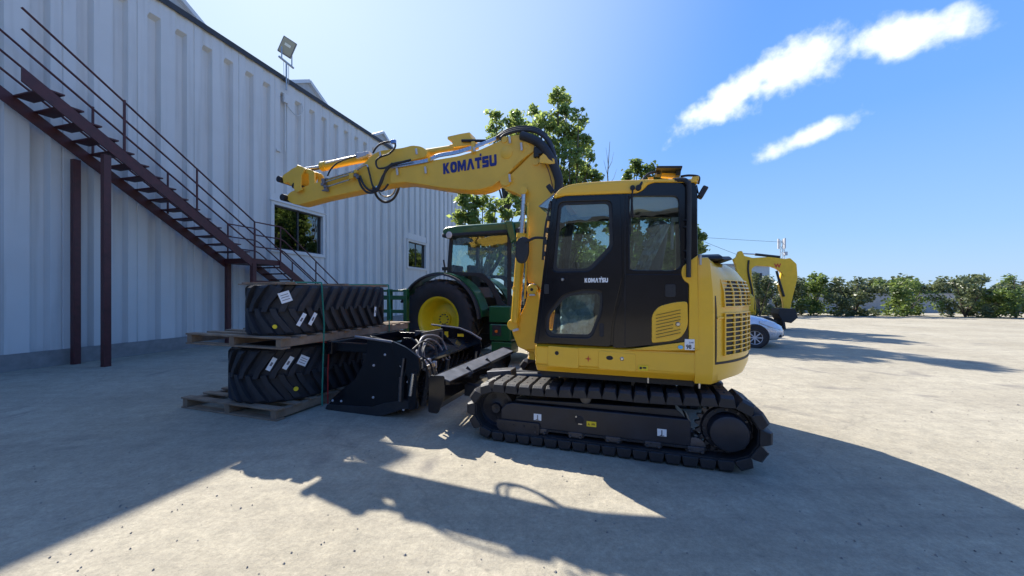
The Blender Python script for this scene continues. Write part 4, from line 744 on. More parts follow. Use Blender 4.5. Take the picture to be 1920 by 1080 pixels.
# ------------------------------------------------------------------ tyres, pallets, straps
def agri_tyre(c, r, w, rim, n, ctr, ax, flip=1, lug=0.045, ph=0.0):
    ax = Vector(ax).normalized(); a = ax.cross(Vector((0,0,1)))
    if a.length < 0.1: a = ax.cross(Vector((1,0,0)))
    a.normalize(); b = ax.cross(a); ctr = Vector(ctr); rb = r-lug
    prof = [(rim, -w*0.40), (rim+0.03, -w*0.43), (rim+(rb-rim)*0.45, -w*0.50), (rb-0.07, -w*0.485), (rb-0.02, -w*0.45), (rb, -w*0.36), (rb+0.008, 0), (rb, w*0.36), (rb-0.02, w*0.45), (rb-0.07, w*0.485), (rim+(rb-rim)*0.45, w*0.50), (rim+0.03, w*0.43), (rim, w*0.40)]
    c.lathe(prof, ctr, ax, 64, closed=True)
    P = lambda t, rr, h: ctr+(a*math.cos(t)+b*math.sin(t))*rr+ax*h
    for k in range(n):
        for s_ in (1, -1):
            t0 = 2*math.pi*(k+(0.5 if s_ < 0 else 0))/n+ph; rings = []
            for (f, rr, wd) in ((-0.04, r, 0.030), (0.12, r, 0.034), (0.28, r, 0.036), (0.43, r-0.006, 0.042), (0.475, r-0.035, 0.046), (0.488, r-0.10, 0.03)):
                t = t0+flip*f*0.62/ r*0.9; h = s_*f*w; da = wd/r
                rin = min(rr-0.03, rb-0.012); rings.append([P(t-da*1.25, rin, h), P(t-da, rr, h), P(t+da, rr, h), P(t+da*1.25, rin, h)])
            c.loft(rings)
    return c
TYR = mat('tyre_rubber', (0.020, 0.021, 0.026), 0.62, var=0.3, vscale=6, bump=0.12, dirt=0.04)
PF = Frame((-2.87, 4.55), (0.315, 0.949)); # pallet frame: x along the long side away from us, y to the left
def pallet(z, sx, name_lab, cat='pallet', dx=0.0, dy=0.0, ln=2.75, wd=1.75):
    p = empty('wooden_pallet', (PF.O.x+PF.F.x*dx+PF.L.x*dy, PF.O.y+PF.F.y*dx+PF.L.y*dy, z), PF.rz+0.0); tag(p, name_lab, cat, 'pallets in the belt stack')
    n = 0
    for y in (0.05, wd/2, wd-0.05):
        c = MB(); c.span((0.02, y-0.045, 0.022), (ln-0.02, y+0.045, 0.125)); c.build('skid', WOOD, p, bevel=0.004)
    k = int(ln/0.26)
    for i in range(k+1):
        x = 0.07+i*(ln-0.14)/k; wv = 0.12 if i in (0, k) else 0.10; j = random.uniform(-0.012, 0.012)
        c = MB(); c.span((x-wv/2, -0.02+j, 0.127), (x+wv/2, wd+0.02+j, 0.150)); c.build('deck_board', WOOD, p, bevel=0.003)
        if i % 3 == 0: c = MB(); c.span((x-wv/2, -0.01+j, 0.0), (x+wv/2, wd+0.01, 0.021)); c.build('bottom_board', WOOD, p, bevel=0.003)
    return p
pl1 = pallet(0.0, 0, 'weathered wooden pallet lying on the ground beneath the lower black rubber belt', dx=0.0, dy=0.09)
pl2 = pallet(0.90, 0, 'weathered wooden pallet sandwiched between the two black rubber belts', dx=0.0, dy=0.0)
def belt(name, x0, y0, L_, r, z, wd, lab, labels):   # a closed rubber crawler belt lying on its side: tread outwards, loop long side away from us
    t = empty(name, (PF.O.x, PF.O.y, z), PF.rz); tag(t, lab, 'rubber belt', 'black rubber crawler belts on pallets')
    path = []; S_ = L_-2*r; per = 2*S_+2*math.pi*r
    def at(s):
        s = s % per
        if s < S_: return Vector((x0+r+s, y0, 0)), Vector((0, -1, 0))
        s -= S_
        if s < math.pi*r: a_ = -math.pi/2+s/r; n_ = Vector((math.cos(a_), math.sin(a_), 0)); return Vector((x0+L_-r, y0+r, 0))+n_*r, n_
        s -= math.pi*r
        if s < S_: return Vector((x0+L_-r-s, y0+2*r, 0)), Vector((0, 1, 0))
        s -= S_; a_ = math.pi/2+s/r; n_ = Vector((math.cos(a_), math.sin(a_), 0)); return Vector((x0+r, y0+r, 0))+n_*r, n_
    c = MB(); N_ = 96; rings = []
    for i in range(N_+1):
        p, n_ = at(per*i/N_); rings.append([p+Vector((0,0,0.0)), p+n_*0.012+Vector((0,0,0.012)), p+n_*0.012+Vector((0,0,wd-0.012)), p+Vector((0,0,wd)), p-n_*0.04+Vector((0,0,wd)), p-n_*0.04])
    c.loft(rings, caps=False); n_l = int(per/0.185)
    for k in range(n_l):
        for s_ in (1, -1):
            base = per*(k+(0.5 if s_ < 0 else 0))/n_l; rr = []
            for f in (-0.03, 0.10, 0.22, 0.34, 0.44, 0.49):
                sc_ = base+abs(f)*wd*0.62; w_ = 0.030+0.022*abs(f); ring_ = []
                for ds, hh in ((-w_*1.25, 0.0), (-w_, 1.0), (w_, 1.0), (w_*1.25, 0.0)):
                    p, n_ = at(sc_+ds); ring_.append(p+n_*(0.008+0.055*hh*(1.0 if f < 0.45 else 0.55))+Vector((0,0,wd/2+s_*f*wd)))
                rr.append(ring_)
            c.loft(rr)
    c.build('tread', TYR, t, smooth=30)
    c = MB(); n_i = int(per/0.185)
    for k in range(n_i): p, n_ = at(per*k/n_i); q_ = p-n_*0.085+Vector((0,0,wd/2)); c.bar(p-n_*0.035+Vector((0,0,wd/2)), q_, 0.10, 0.09, up=(0,0,1))
    c.build('drive_lugs', RUB, t)
    for (s, h, w_, h_, tilt, m_) in labels:
        p, n_ = at(s); nrm = n_; tx_ = Vector((-nrm.y, nrm.x, 0)); loc = p+n_*0.070+Vector((0,0,h)); rm = Matrix((tx_, nrm, Vector((0,0,1)))).transposed() @ Matrix.Rotation(tilt, 3, 'Y'); c = MB()
        if m_ is SYEL: c.cyl(loc-nrm*0.004, loc+nrm*0.004, w_/2, n=16); c.build('round_label', SYEL, t)
        else:
            c.box(loc, (w_, 0.006, h_), rm); lb_ = c.build('paper_label', WHT, t); c = MB()
            if h_ > 2*w_: c.box(loc+rm @ Vector((0, 0.004, 0)), (w_*0.45, 0.003, h_*0.28), rm)
            else:
                for k in (-0.25, 0.0, 0.22): c.box(loc+rm @ Vector((0, 0.004, k*h_)), (w_*0.7, 0.002, h_*0.06), rm)
            c.build('label_print', GREY, lb_)
    return t
RB_ = 0.43; PB = 2*(2.15-2*RB_)+2*math.pi*RB_
belt('rubber_crawler_belt', 0.10, 0.06, 2.15, RB_, 1.052, 0.66, 'black chevron rubber belt on the upper pallet, bound by the long green strap', [(PB-0.33, 0.50, 0.13, 0.14, -0.35, WHT), (PB-0.17, 0.20, 0.05, 0.18, 0.5, WHT), (PB-0.04, 0.20, 0.05, 0.18, 0.55, WHT), (PB-0.43, 0.12, 0.055, 0.06, 0, SYEL), (1.22, 0.24, 0.04, 0.16, 0.1, WHT)])
RC_ = 0.60; PC_ = 2*(2.4-2*RC_)+2*math.pi*RC_
belt('rubber_crawler_belt', 0.10, 0.16, 2.4, RC_, 0.152, 0.70, 'black chevron rubber belt on the ground pallet, beneath the other belt', [(PC_-0.55, 0.52, 0.055, 0.18, 0.5, WHT), (PC_-0.38, 0.52, 0.055, 0.18, 0.55, WHT), (PC_-0.22, 0.53, 0.12, 0.13, 0.5, WHT), (PC_-0.30, 0.16, 0.06, 0.06, 0, SYEL)])
bdm = MB()
for k in range(5): bdm.box((0.0, -0.36+0.18*k, 0), (2.1, 0.13, 0.014))
for x in (-0.95, 0, 0.95): bdm.box((x, 0, 0.018), (0.09, 0.86, 0.02))
TC = PF.O+PF.F*1.18+PF.L*0.49
o = bdm.build('wooden_board', WOOD); o.location = (TC.x, TC.y, 1.722); o.rotation_euler = (0,0,PF.rz); tag(o, 'thin slatted wooden cover laid across the top of the belt stack', 'board')
STRAPG = mat('green_strap', (0.03, 0.24, 0.17), 0.5); STRAPR = mat('red_strap', (0.35, 0.03, 0.03), 0.5)
def strap(name, x, m_, lab, z0, z1, yo=-0.03):
    c = MB(); pts = [(x, yo, z0), (x, yo+0.0, z0+0.19), (x+0.01, -0.02+yo*1.2, 1.15) if z1 > 1.5 else (x, yo, (z0+z1)/2), (x+0.02, 0.0 if z1 > 1.5 else yo, z1), (x+0.02, 0.5, z1+0.01), (x, 0.95, z1+0.01)]
    for a_, b_ in zip(pts, pts[1:]): c.bar(a_, b_, 0.022, 0.004, up=(1,0,0) if abs(a_[0]-b_[0]) < 0.5 else (0,1,0))
    o = c.build(name, m_); o.location = (PF.O.x, PF.O.y, 0); o.rotation_euler = (0,0,PF.rz); tag(o, lab, 'strap'); return o
strap('tie_strap', 0.62, STRAPG, 'green strap nearest the pallet corner, running up over the top belt', 0.03, 1.75)
strap('tie_strap', 2.1, STRAPG, 'green strap at the far right end of the belt stack', 0.93, 1.75)
strap('tie_strap', 0.72, STRAPR, 'red strap hanging from the upper pallet in front of the lower belt', 0.03, 0.90)
# ------------------------------------------------------------------ green farm implement behind the stack
im = PF.empty('farm_implement'); im.location.z = 0; tag(im, 'green farm implement with long beams standing behind the stacked rubber belts', 'farm machine')
def ip(u, v, y): return PF.p3(u, v, y)
GT = MB()
for (x, z, r_) in ((3.9, 1.66, 0.05), (3.9, 1.50, 0.10), (3.9, 1.18, 0.08)): GT.span((x-r_*0.6, 0.8, z-r_/2), (x+r_*0.6, 3.9, z+r_/2))
GT.build('toolbar_beam', GRN, im, bevel=0.01)
GT = MB()
for y in (0.85, 1.3, 1.9, 2.9, 3.5): GT.span((3.85, y-0.05, 0.35), (3.95, y+0.05, 1.7)); GT.bar((3.9, y, 0.45), (4.9, y, 0.25), 0.06, 0.08)
GT.build('toolbar_upright', GRN, im, bevel=0.008)
GT = MB()
for y in (1.0, 1.6, 2.4, 3.3): GT.lathe([(0.0, 0.03), (0.22, 0.02), (0.25, 0), (0.22, -0.02), (0, -0.03)], (3.7, y, 0.25), (0.3, 1, 0), 24)
GT.build('disc_blade', DSTEEL, im)
GT = MB(); GT.tube([(2.2, 2.6, 1.52), (3.85, 2.0, 1.62)], 0.04); GT.tube([(2.2, 2.9, 1.38), (3.85, 2.9, 1.45)], 0.03); GT.build('drawbar', GRN, im)
# ------------------------------------------------------------------ black sweeper bucket between stack and excavator
I = Frame((-1.82, 4.84), (0.949, -0.315))           # x to the right, y away
sw = I.empty('sweeper_bucket'); tag(sw, 'black hydraulic sweeper attachment with curved side plates standing between pallets and dozer blade', 'sweeper attachment')
LW = 1.95
sidep = rnd(I.pl([(690,628), (735,640), (785,668), (789,690,.03), (781,722), (786,766), (757,765), (722,777), (690,779), (655,773), (612,766,.02), (616,758,.02), (640,735), (664,714), (678,690), (688,662)]), 0.07)
for y in (0.0, LW): plate('side_plate', sidep, BLK, sw, y, 0.02, bev=0.004)
ed = I.pl([(668,632), (735,642), (762,654), (789,672)]); 
for y in (-0.02, LW-0.02): c = MB(); c.tube([(x, y, z+0.01) for x, z in ed], 0.016, 8); c.build('side_plate_rim', GREY, sw)
x0, z0 = I.tr(612, 762); xa, za = I.tr(690, 632); xb, zb = I.tr(783, 668)
c = MB(); hp = [(x0+0.05, 0.12), (x0+0.30, 0.32), (xa-0.02, 0.60), (xa+0.05, 0.80), (xa+0.35, 0.80), (xb-0.12, 0.68), (xb-0.14, 0.64), (xa+0.33, 0.76), (xa+0.07, 0.76), (xa+0.0, 0.58), (x0+0.32, 0.29), (x0+0.06, 0.10)]
c.loft([[(x, y, z) for x, z in hp] for y in (0.012, LW-0.012)]); c.build('hood', BLK, sw, bevel=0.004)
c = MB(); ctr = (xb-0.36, 0, 0.32)
for k in range(18):
    t = 2*math.pi*k/18
    for j in range(26): 
        y = 0.08+j*(LW-0.16)/25; tt = t+j*0.13; c.tube([(ctr[0]+0.10*math.cos(tt), y, ctr[2]+0.10*math.sin(tt)), (ctr[0]+0.285*math.cos(tt+0.1), y+0.02, ctr[2]+0.285*math.sin(tt+0.1))], 0.012, 4)
c.cyl((ctr[0], 0.02, ctr[2]), (ctr[0], LW-0.02, ctr[2]), 0.11); c.build('brush_roller', BLKM, sw, smooth=None)
c = MB(); c.span((xa-0.10, -0.0, 0.70), (xa+0.02, LW, 0.80)); c.span((xa-0.75, 0.15, 0.78), (xa+0.05, 0.27, 0.90)); c.span((xa-0.75, LW-0.3, 0.78), (xa+0.05, LW-0.18, 0.90)); c.span((xa-0.80, 0.1, 0.74), (xa-0.70, LW-0.1, 0.92)); c.build('mounting_frame', BLK, sw, bevel=0.01)
c = MB(); c.add([(xa-0.05, 0.75, 0.80), (xa-0.05, 1.35, 0.80), (xa+0.35, 1.35, 1.02), (xa+0.35, 0.75, 1.02)], [(0,1,2,3)]); c.span((xa+0.33, 0.75, 0.80), (xa+0.36, 1.35, 1.02)); c.span((xa-0.1, 1.25, 0.79), (xa+0.4, 1.3, 0.98)); c.build('hitch_plate', DSTEEL, sw, smooth=None)
for y in (0.3, 0.85): c = MB(); c.cyl((xb+0.02-0.05, y, 0.62), (xb-0.08, y, 0.30), 0.028); c.cyl((xb-0.075, y, 0.34), (xb-0.11, y, 0.10), 0.04); c.build('spring_damper', DSTEEL, sw)
c = MB(); c.cyl((xb-0.03, -0.045, 0.60), (xb-0.075, -0.045, 0.32), 0.026); c.cyl((xb-0.05, LW-0.03, 0.58), (xb-0.08, LW-0.03, 0.28), 0.024); c.build('gas_strut', STEEL, sw)
for i, (ya, yb_, hh, r_) in enumerate(((0.35, 1.15, 0.98, 0.016), (0.45, 1.05, 0.92, 0.016), (0.42, 0.95, 0.86, 0.015), (0.3, 0.6, 0.80, 0.014))):
    c = MB(); c.tube([(xb-0.18, ya, 0.60), (xb-0.24, ya+0.08, hh-0.06), (xb-0.3, (ya+yb_)/2, hh), (xb-0.28, yb_-0.05, hh-0.1), (xb-0.16, yb_, 0.58)], r_, 8, smooth=8); c.build('hydraulic_hose', GREY, sw)
c = MB()
for k in range(5): c.box((xb-0.12+0.012*k, 0.36+0.045*k, 0.60-0.03*(k % 2)), (0.06, 0.035, 0.10))
c.box((xb-0.14, 0.40, 0.66), (0.12, 0.14, 0.08)); c.box((xb-0.2, 0.25, 0.72), (0.07, 0.09, 0.05)); c.build('valve_block', LGREY, sw, bevel=0.008)
for k in range(4):
    c = MB(); yk = 0.18+0.055*k; c.cyl((xb+0.02, yk, 0.66), (xb+0.05+0.012*k, yk+0.03, 0.50-0.02*k), 0.016, n=10); c.cyl((xb+0.03, yk, 0.62), (xb+0.036, yk+0.005, 0.58), 0.023, n=10); c.build('hose_coupler', STEEL, sw)
for k, (ya, yb_, zz) in enumerate(((0.1, 0.9, 0.9), (0.2, 1.6, 0.84), (0.15, 0.5, 0.72))):
    c = MB(); c.tube([(xb-0.02, ya, 0.62), (xb-0.10, ya+0.1, zz), (xb-0.35, (ya+yb_)/2, zz+0.04), (xb-0.5, yb_, 0.78)], 0.013, 8, smooth=8); c.build('black_hose', RUB, sw)
for y in (0.62, 1.5):
    c = MB(); c.loft([[(x, yy, z) for x, z in ((xa+0.02,0.78), (xa+0.12,0.95), (xa+0.26,0.95), (xb-0.2,0.70), (xb-0.2,0.62))] for yy in (y-0.012, y+0.012)]); c.build('gusset_plate', BLK, sw, bevel=0.004)
for (u, v) in ((701,685), (700,745), (640,752), (624,751), (722,665), (757,760), (750,676), (752,686), (771,661), (765,716), (757,768)):
    p = I.p3(u, v, -0.01); c = MB(); c.lathe([(0, 0.012), (0.012, 0.012), (0.016, 0)], p, (0,-1,0), 12); c.build('bolt', LGREY, sw)
c = MB(); lug_ = rnd(I.pl([(738,638), (765,650), (789,668), (792,690), (786,700), (783,765), (770,768), (768,705), (757,688), (742,668)]), 0.03)
plate('mounting_lug', lug_, BLK, sw, -0.035, 0.03, bev=0.005)
plate('skirt_plate', rnd(I.pl([(612,766), (616,757), (700,762), (722,755), (757,750), (786,752), (786,766), (757,766), (722,778), (690,780), (655,774)]), 0.02), BLKM, sw, -0.018, 0.014, bev=0.003)
c = MB(); sp_ = [I.p3(758, 676+1.6*k, -0.06) for k in range(2)]; c.cyl(I.p3(757, 672, -0.07), I.p3(752, 712, -0.07), 0.016, n=10); c.cyl(I.p3(752, 708, -0.07), I.p3(750, 752, -0.07), 0.026, n=12); c.build('damper', DSTEEL, sw)
c = MB(); c.tube([I.p3(790, 672, -0.05), I.p3(800, 690, 0.05), I.p3(802, 725, 0.1), I.p3(795, 752, 0.1)], 0.014, smooth=5); c.tube([I.p3(792, 668, 0.1), I.p3(808, 684, 0.15), I.p3(812, 715, 0.2), I.p3(806, 745, 0.25)], 0.014, smooth=5); c.tube([I.p3(774, 655, 0.0), I.p3(795, 640, 0.3), I.p3(815, 650, 0.5), I.p3(820, 668, 0.5)], 0.012, smooth=5); c.build('loose_hose', RUB, sw)
c = MB(); p = I.p3(838, 627, LW-0.0); c.box(p+Vector((0.0, -0.02, 0)), (0.07, 0.004, 0.11)); p = I.p3(855, 628, LW); c.box(p+Vector((0.1, -0.02, 0)), (0.12, 0.004, 0.05)); c.build('warning_label', SYEL, sw, smooth=None)
# ------------------------------------------------------------------ green tractor
TF = (0.935, -0.355); tl = Vector((0.355, 0.935)); TO = Vector((-1.74, 8.70))+tl*0.95
T_ = Frame(TO, TF); tr_ = T_.empty('farm_tractor'); tag(tr_, 'green farm tractor with yellow wheel rims and glass cab parked behind the excavator', 'tractor')
def tp(pts, y): return T_.pl(pts, y)
def wheel(x, y, r_, w_, rim, n, nm='wheel', s_=-1):
    wh = empty(nm, (x, y, r_), 0, tr_)
    c = MB(); agri_tyre(c, r_, w_, rim, n, (0,0,0), (0,s_,0), ph=0.1); c.build('tyre', TYR, wh, smooth=30)
    c = MB(); k = rim/0.53; c.lathe([(0.0, -0.03), (0.16*k, -0.03), (0.17*k, -0.08), (0.36*k, -0.10), (0.44*k, 0.02), (0.47*k, w_*0.34), (0.50*k, w_*0.40), (rim+0.012, w_*0.42), (rim+0.02, w_*0.36), (rim+0.0, -w_*0.4), (0.4*k, -w_*0.4)], (0,0,0), (0,s_,0), 48); rm_ = c.build('rim', RIMY, wh)
    c = MB()
    for k2 in range(10): t = 2*math.pi*k2/10; c.cyl((0.115*k*math.cos(t), s_*-0.03, 0.115*k*math.sin(t)), (0.115*k*math.cos(t), s_*0.005, 0.115*k*math.sin(t)), 0.016, n=8)
    c.build('wheel_bolt', DSTEEL, rm_)
    return wh
wheel(0, -0.72, 0.97, 0.60, 0.545, 20); wheel(0, 0.98, 0.97, 0.60, 0.545, 20, s_=1)
wheel(2.75, -0.68, 0.70, 0.50, 0.36, 18); wheel(2.75, 0.98, 0.70, 0.50, 0.36, 18, s_=1)
YB = -0.62
RZ = 3.02
cabs = tp([(842,442), (860,438), (957,436), (957,566), (930,560), (915,530), (890,508), (868,500), (843,497)], YB)
hole = rnd(tp([(852,446), (952,446), (952,552), (935,548), (914,522), (886,500), (862,491), (850,490)], YB), 0.06)
xc0 = min(p[0] for p in cabs); xc1 = max(p[0] for p in cabs)+0.35
cout = [(xc0, cabs[0][1]), (xc0+0.02, cabs[8][1])] 
frm = [(xc0+0.03, T_.tr(848,438,YB)[1]), (xc1, T_.tr(848,438,YB)[1]), (xc1+0.12, 1.9), (xc1+0.05, 1.15), (xc1-0.6, 1.12), (xc1-0.72, 1.5), (xc1-0.95, 1.85), (xc1-1.2, 2.0), (xc0-0.05, 2.04)]
zt = frm[0][1]
hl = rnd([(xc0+0.11, zt-0.08), (xc1-0.42, zt-0.08), (xc1-0.42, 1.30), (xc1-0.55, 1.42), (xc1-0.78, 1.85), (xc1-1.05, 2.08), (xc0+0.05, 2.13)], 0.06)
hl_b = rnd([(xc1-0.33, zt-0.08), (xc1-0.05, zt-0.08), (xc1+0.05, 1.9), (xc1-0.02, 1.25), (xc1-0.33, 1.25)], 0.05)
for y in (YB, 0.85): plate('cab_side_frame', rnd(frm, 0.05), BLKM, tr_, y, 0.06, holes=[hl, hl_b], bev=0.01); plate('cab_glass', hl, GLS, tr_, y+0.0, 0.004, bev=0.0005); plate('cab_glass', hl_b, GLS, tr_, y+0.0, 0.004, bev=0.0005)
c = MB(); c.span((xc0, YB, 2.0), (xc0+0.06, 0.85, 2.12)); c.span((xc0+0.03, YB, zt-0.1), (xc0+0.08, 0.85, zt)); c.span((xc1, YB, 1.15), (xc1+0.08, 0.85, 1.5)); c.span((xc0, YB+0.03, 1.2), (xc1, 0.82, 1.25)); c.build('cab_crossbar', BLKM, tr_)
c = MB(); c.add([(xc0+0.03, YB, 2.1), (xc0+0.03, 0.85, 2.1), (xc0+0.06, 0.85, zt), (xc0+0.06, YB, zt)], [(0,1,2,3)]); c.add([(xc1+0.1, YB, 1.4), (xc1+0.1, 0.85, 1.4), (xc1, 0.85, zt), (xc1, YB, zt)], [(0,1,2,3)]); c.build('rear_glass', GLS, tr_)
c = MB(); r1 = [(xc0-0.10, zt-0.01), (xc0-0.12, zt+0.10), (xc0-0.02, zt+0.165), (xc0+0.3, zt+0.185), (xc1, zt+0.17), (xc1+0.18, zt+0.10), (xc1+0.18, zt-0.0)]
c.loft([[(x, y, z-dz) for x, z in r1] for y, dz in ((YB-0.12, 0.03), (YB-0.02, 0), (0.85, 0), (0.97, 0.03))]); rf_ = c.build('cab_roof', GRN, tr_, bevel=0.03, seg=3)
c = MB(); c.span((xc0-0.13, YB-0.13, zt-0.10), (xc1+0.16, 0.98, zt-0.005)); c.build('roof_underside', BLKM, rf_, bevel=0.03)
for y, x in ((YB-0.14, xc0+0.08), (YB-0.14, xc1-0.05)): c = MB(); c.lathe([(0, 0.02), (0.07, 0.015), (0.085, 0)], (x, y, zt-0.055), (0,-1,0), 18); c.build('work_light', LGREY, rf_)
c = MB(); c.loft([[(xc1-0.43, YB-0.20, zt+0.18), (xc1-0.22, YB-0.20, zt+0.16), (xc1-0.13, YB-0.20, zt-0.28), (xc1-0.27, YB-0.20, zt-0.34), (xc1-0.34, YB-0.20, zt-0.12)], [(xc1-0.43, YB-0.12, zt+0.18), (xc1-0.22, YB-0.12, zt+0.16), (xc1-0.13, YB-0.12, zt-0.28), (xc1-0.27, YB-0.12, zt-0.34), (xc1-0.34, YB-0.12, zt-0.12)]]); c.build('mirror', GRN, tr_, bevel=0.03)
c = MB(); c.loft([[(xc1-0.13, YB-0.26, zt-0.02), (xc1+0.0, YB-0.26, zt-0.02), (xc1+0.0, YB-0.26, zt-0.33), (xc1-0.08, YB-0.26, zt-0.33)], [(xc1-0.13, YB-0.2, zt-0.02), (xc1+0.0, YB-0.2, zt-0.02), (xc1+0.0, YB-0.2, zt-0.33), (xc1-0.08, YB-0.2, zt-0.33)]]); c.build('mirror_housing', BLKM, tr_, bevel=0.02)
# fenders
def arc(cx, cz, r_, a0, a1, n): return [(cx+r_*math.cos(R(a0+(a1-a0)*i/n)), cz+r_*math.sin(R(a0+(a1-a0)*i/n))) for i in range(n+1)]
for (ya, yb_) in ((-1.02, -0.55), (0.80, 1.27)):
    yo_, yi_ = (ya, yb_) if ya < 0 else (yb_, ya)
    o_ = arc(0.02, 0.97, 1.13, 152, 5, 22); i_ = arc(0.02, 0.97, 1.09, 152, 5, 22)
    c = MB(); c.loft([[(x, yo_+0.06, z), (x2, yo_+0.06, z2), (x2, yi_, z2), (x, yi_, z)] for (x, z), (x2, z2) in zip(o_, i_)]); fd_ = c.build('fender', GRN, tr_)
    o_ = arc(0.02, 0.97, 1.105, 158, 3, 22); i_ = arc(0.02, 0.97, 1.06, 158, 3, 22)
    c = MB(); sg = -1 if ya < 0 else 1; c.loft([[(x, yo_+sg*0.04, z), (x2, yo_+sg*0.06, z2), (x2, yo_-sg*0.07, z2), (x, yo_-sg*0.07, z)] for (x, z), (x2, z2) in zip(o_, i_)]); c.build('fender_edge', BLKM, fd_)
c = MB(); c.tube([(-0.02, -0.62, 2.02), (-0.02, -0.62, 2.22), (-0.06, -0.62, 2.42)], 0.02); c.box((-0.02, -0.62, 2.2), (0.12, 0.08, 0.08)); c.build('beacon_mount', INK, tr_)
xg0, xg1 = T_.tr(916, 600, -0.95)[0], T_.tr(958, 600, -0.95)[0]
c = MB(); c.span((xg0, -0.95, 0.95), (xg1, -0.45, 1.32)); c.span((xg0+0.03, -0.98, 0.55), (xg1, -0.45, 0.92)); c.span((xg0+0.06, -0.95, 0.25), (xg1, -0.45, 0.53)); tk = c.build('fuel_tank', GRN, tr_, bevel=0.03)
xm = xg0+0.20; c = MB(); c.span((xm-0.09, -1.0, 0.66), (xm+0.12, -0.97, 0.90)); c.build('lamp_housing', BLKM, tk, bevel=0.01); c = MB(); c.lathe([(0, 0.03), (0.03, 0.025), (0.035, 0)], (xm+0.01, -1.0, 0.76), (0,-1,0), 16); c.build('side_marker_lamp', ORNG, tk)
c = MB(); hd = [(0.40, 1.0), (0.42, 1.5), (0.34, 1.68), (0.12, 1.76)]
def hring(x, k, dz): pr_ = [(y*k, z+dz if z > 1.1 else z) for y, z in hd]; return [(x, 0.13-y, z) for y, z in pr_]+[(x, 0.13+y, z) for y, z in reversed(pr_)]
c.loft([hring(xc1+0.08, 1, 0.06), hring(xc1+1.2, 0.98, 0), hring(xc1+1.85, 0.92, -0.1), hring(xc1+2.1, 0.8, -0.25)]); hb = c.build('bonnet', GRN, tr_, bevel=0.02)
c = MB(); c.span((xc0+0.1, -0.20, 0.6), (xc1+1.9, 0.46, 1.05)); c.span((2.6, -0.5, 0.6), (2.9, 0.8, 0.8)); c.span((-0.12, -0.5, 0.85), (0.12, 0.8, 1.1)); c.build('chassis', BLKM, tr_, bevel=0.02)
c = MB(); c.box((xc0+0.55, 0.13, 1.55), (0.5, 0.5, 0.14)); c.box((xc0+0.3, 0.13, 1.95), (0.13, 0.48, 0.75), Matrix.Rotation(-0.12, 3, 'Y')); c.build('operator_seat', BLKM, tr_, bevel=0.04)
c = MB(); c.box((xc1-0.25, 0.13, 1.55), (0.16, 0.4, 0.6)); c.build('dashboard', GREY, tr_, bevel=0.02); c = MB(); c.lathe([(0.17, 0.015), (0.2, 0), (0.17, -0.015)], (xc1-0.42, 0.13, 1.93), (-0.5,0,0.8), 24, closed=True); c.build('steering_wheel', INK, tr_); c = MB(); c.box((xc0+0.75, -0.3, 1.62), (0.5, 0.14, 0.25)); c.box((xc0+0.95, -0.38, 1.95), (0.03, 0.2, 0.16)); c.build('side_console', GREY, tr_, bevel=0.02)
c = MB(); c.bar((xc0-0.02, -0.4, 2.5), (xc0-0.02, 0.5, 2.62), 0.02, 0.03); c.build('rear_wiper', INK, tr_)
# ------------------------------------------------------------------ trees and bushes
BARK = mat('bark', (0.09, 0.07, 0.05), 0.9, var=0.3, bump=0.5, bscale=12)
LEAF = [leafmat('leaf_bright', (0.085, 0.14, 0.034), (0.20, 0.28, 0.08), 0.5), leafmat('leaf_dark', (0.045, 0.085, 0.02), (0.115, 0.175, 0.045), 0.45), leafmat('leaf_olive', (0.05, 0.075, 0.03), (0.12, 0.15, 0.07), 0.3)]
def leaves(c, ctr, rad, n, size, rng):
    for _ in range(n):
        while True:
            p = Vector((rng.uniform(-1,1), rng.uniform(-1,1), rng.uniform(-1,1)))
            if p.length < 1: break
        p = p*(0.55+0.45*rng.random()); p = Vector((p.x*rad[0], p.y*rad[1], p.z*rad[2]))+ctr
        a = Vector((rng.gauss(0,1), rng.gauss(0,1), rng.gauss(0,0.6))).normalized(); b = a.cross(Vector((rng.gauss(0,1), rng.gauss(0,1), rng.gauss(0,1)))).normalized(); s = size*rng.uniform(0.6, 1.25)
        n0 = len(c.v); c.v += [tuple(p-a*s), tuple(p+b*s*0.62-a*s*0.1), tuple(p+a*s*1.05), tuple(p-b*s*0.62-a*s*0.1)]; c.f += [(n0, n0+1, n0+2), (n0, n0+2, n0+3)]
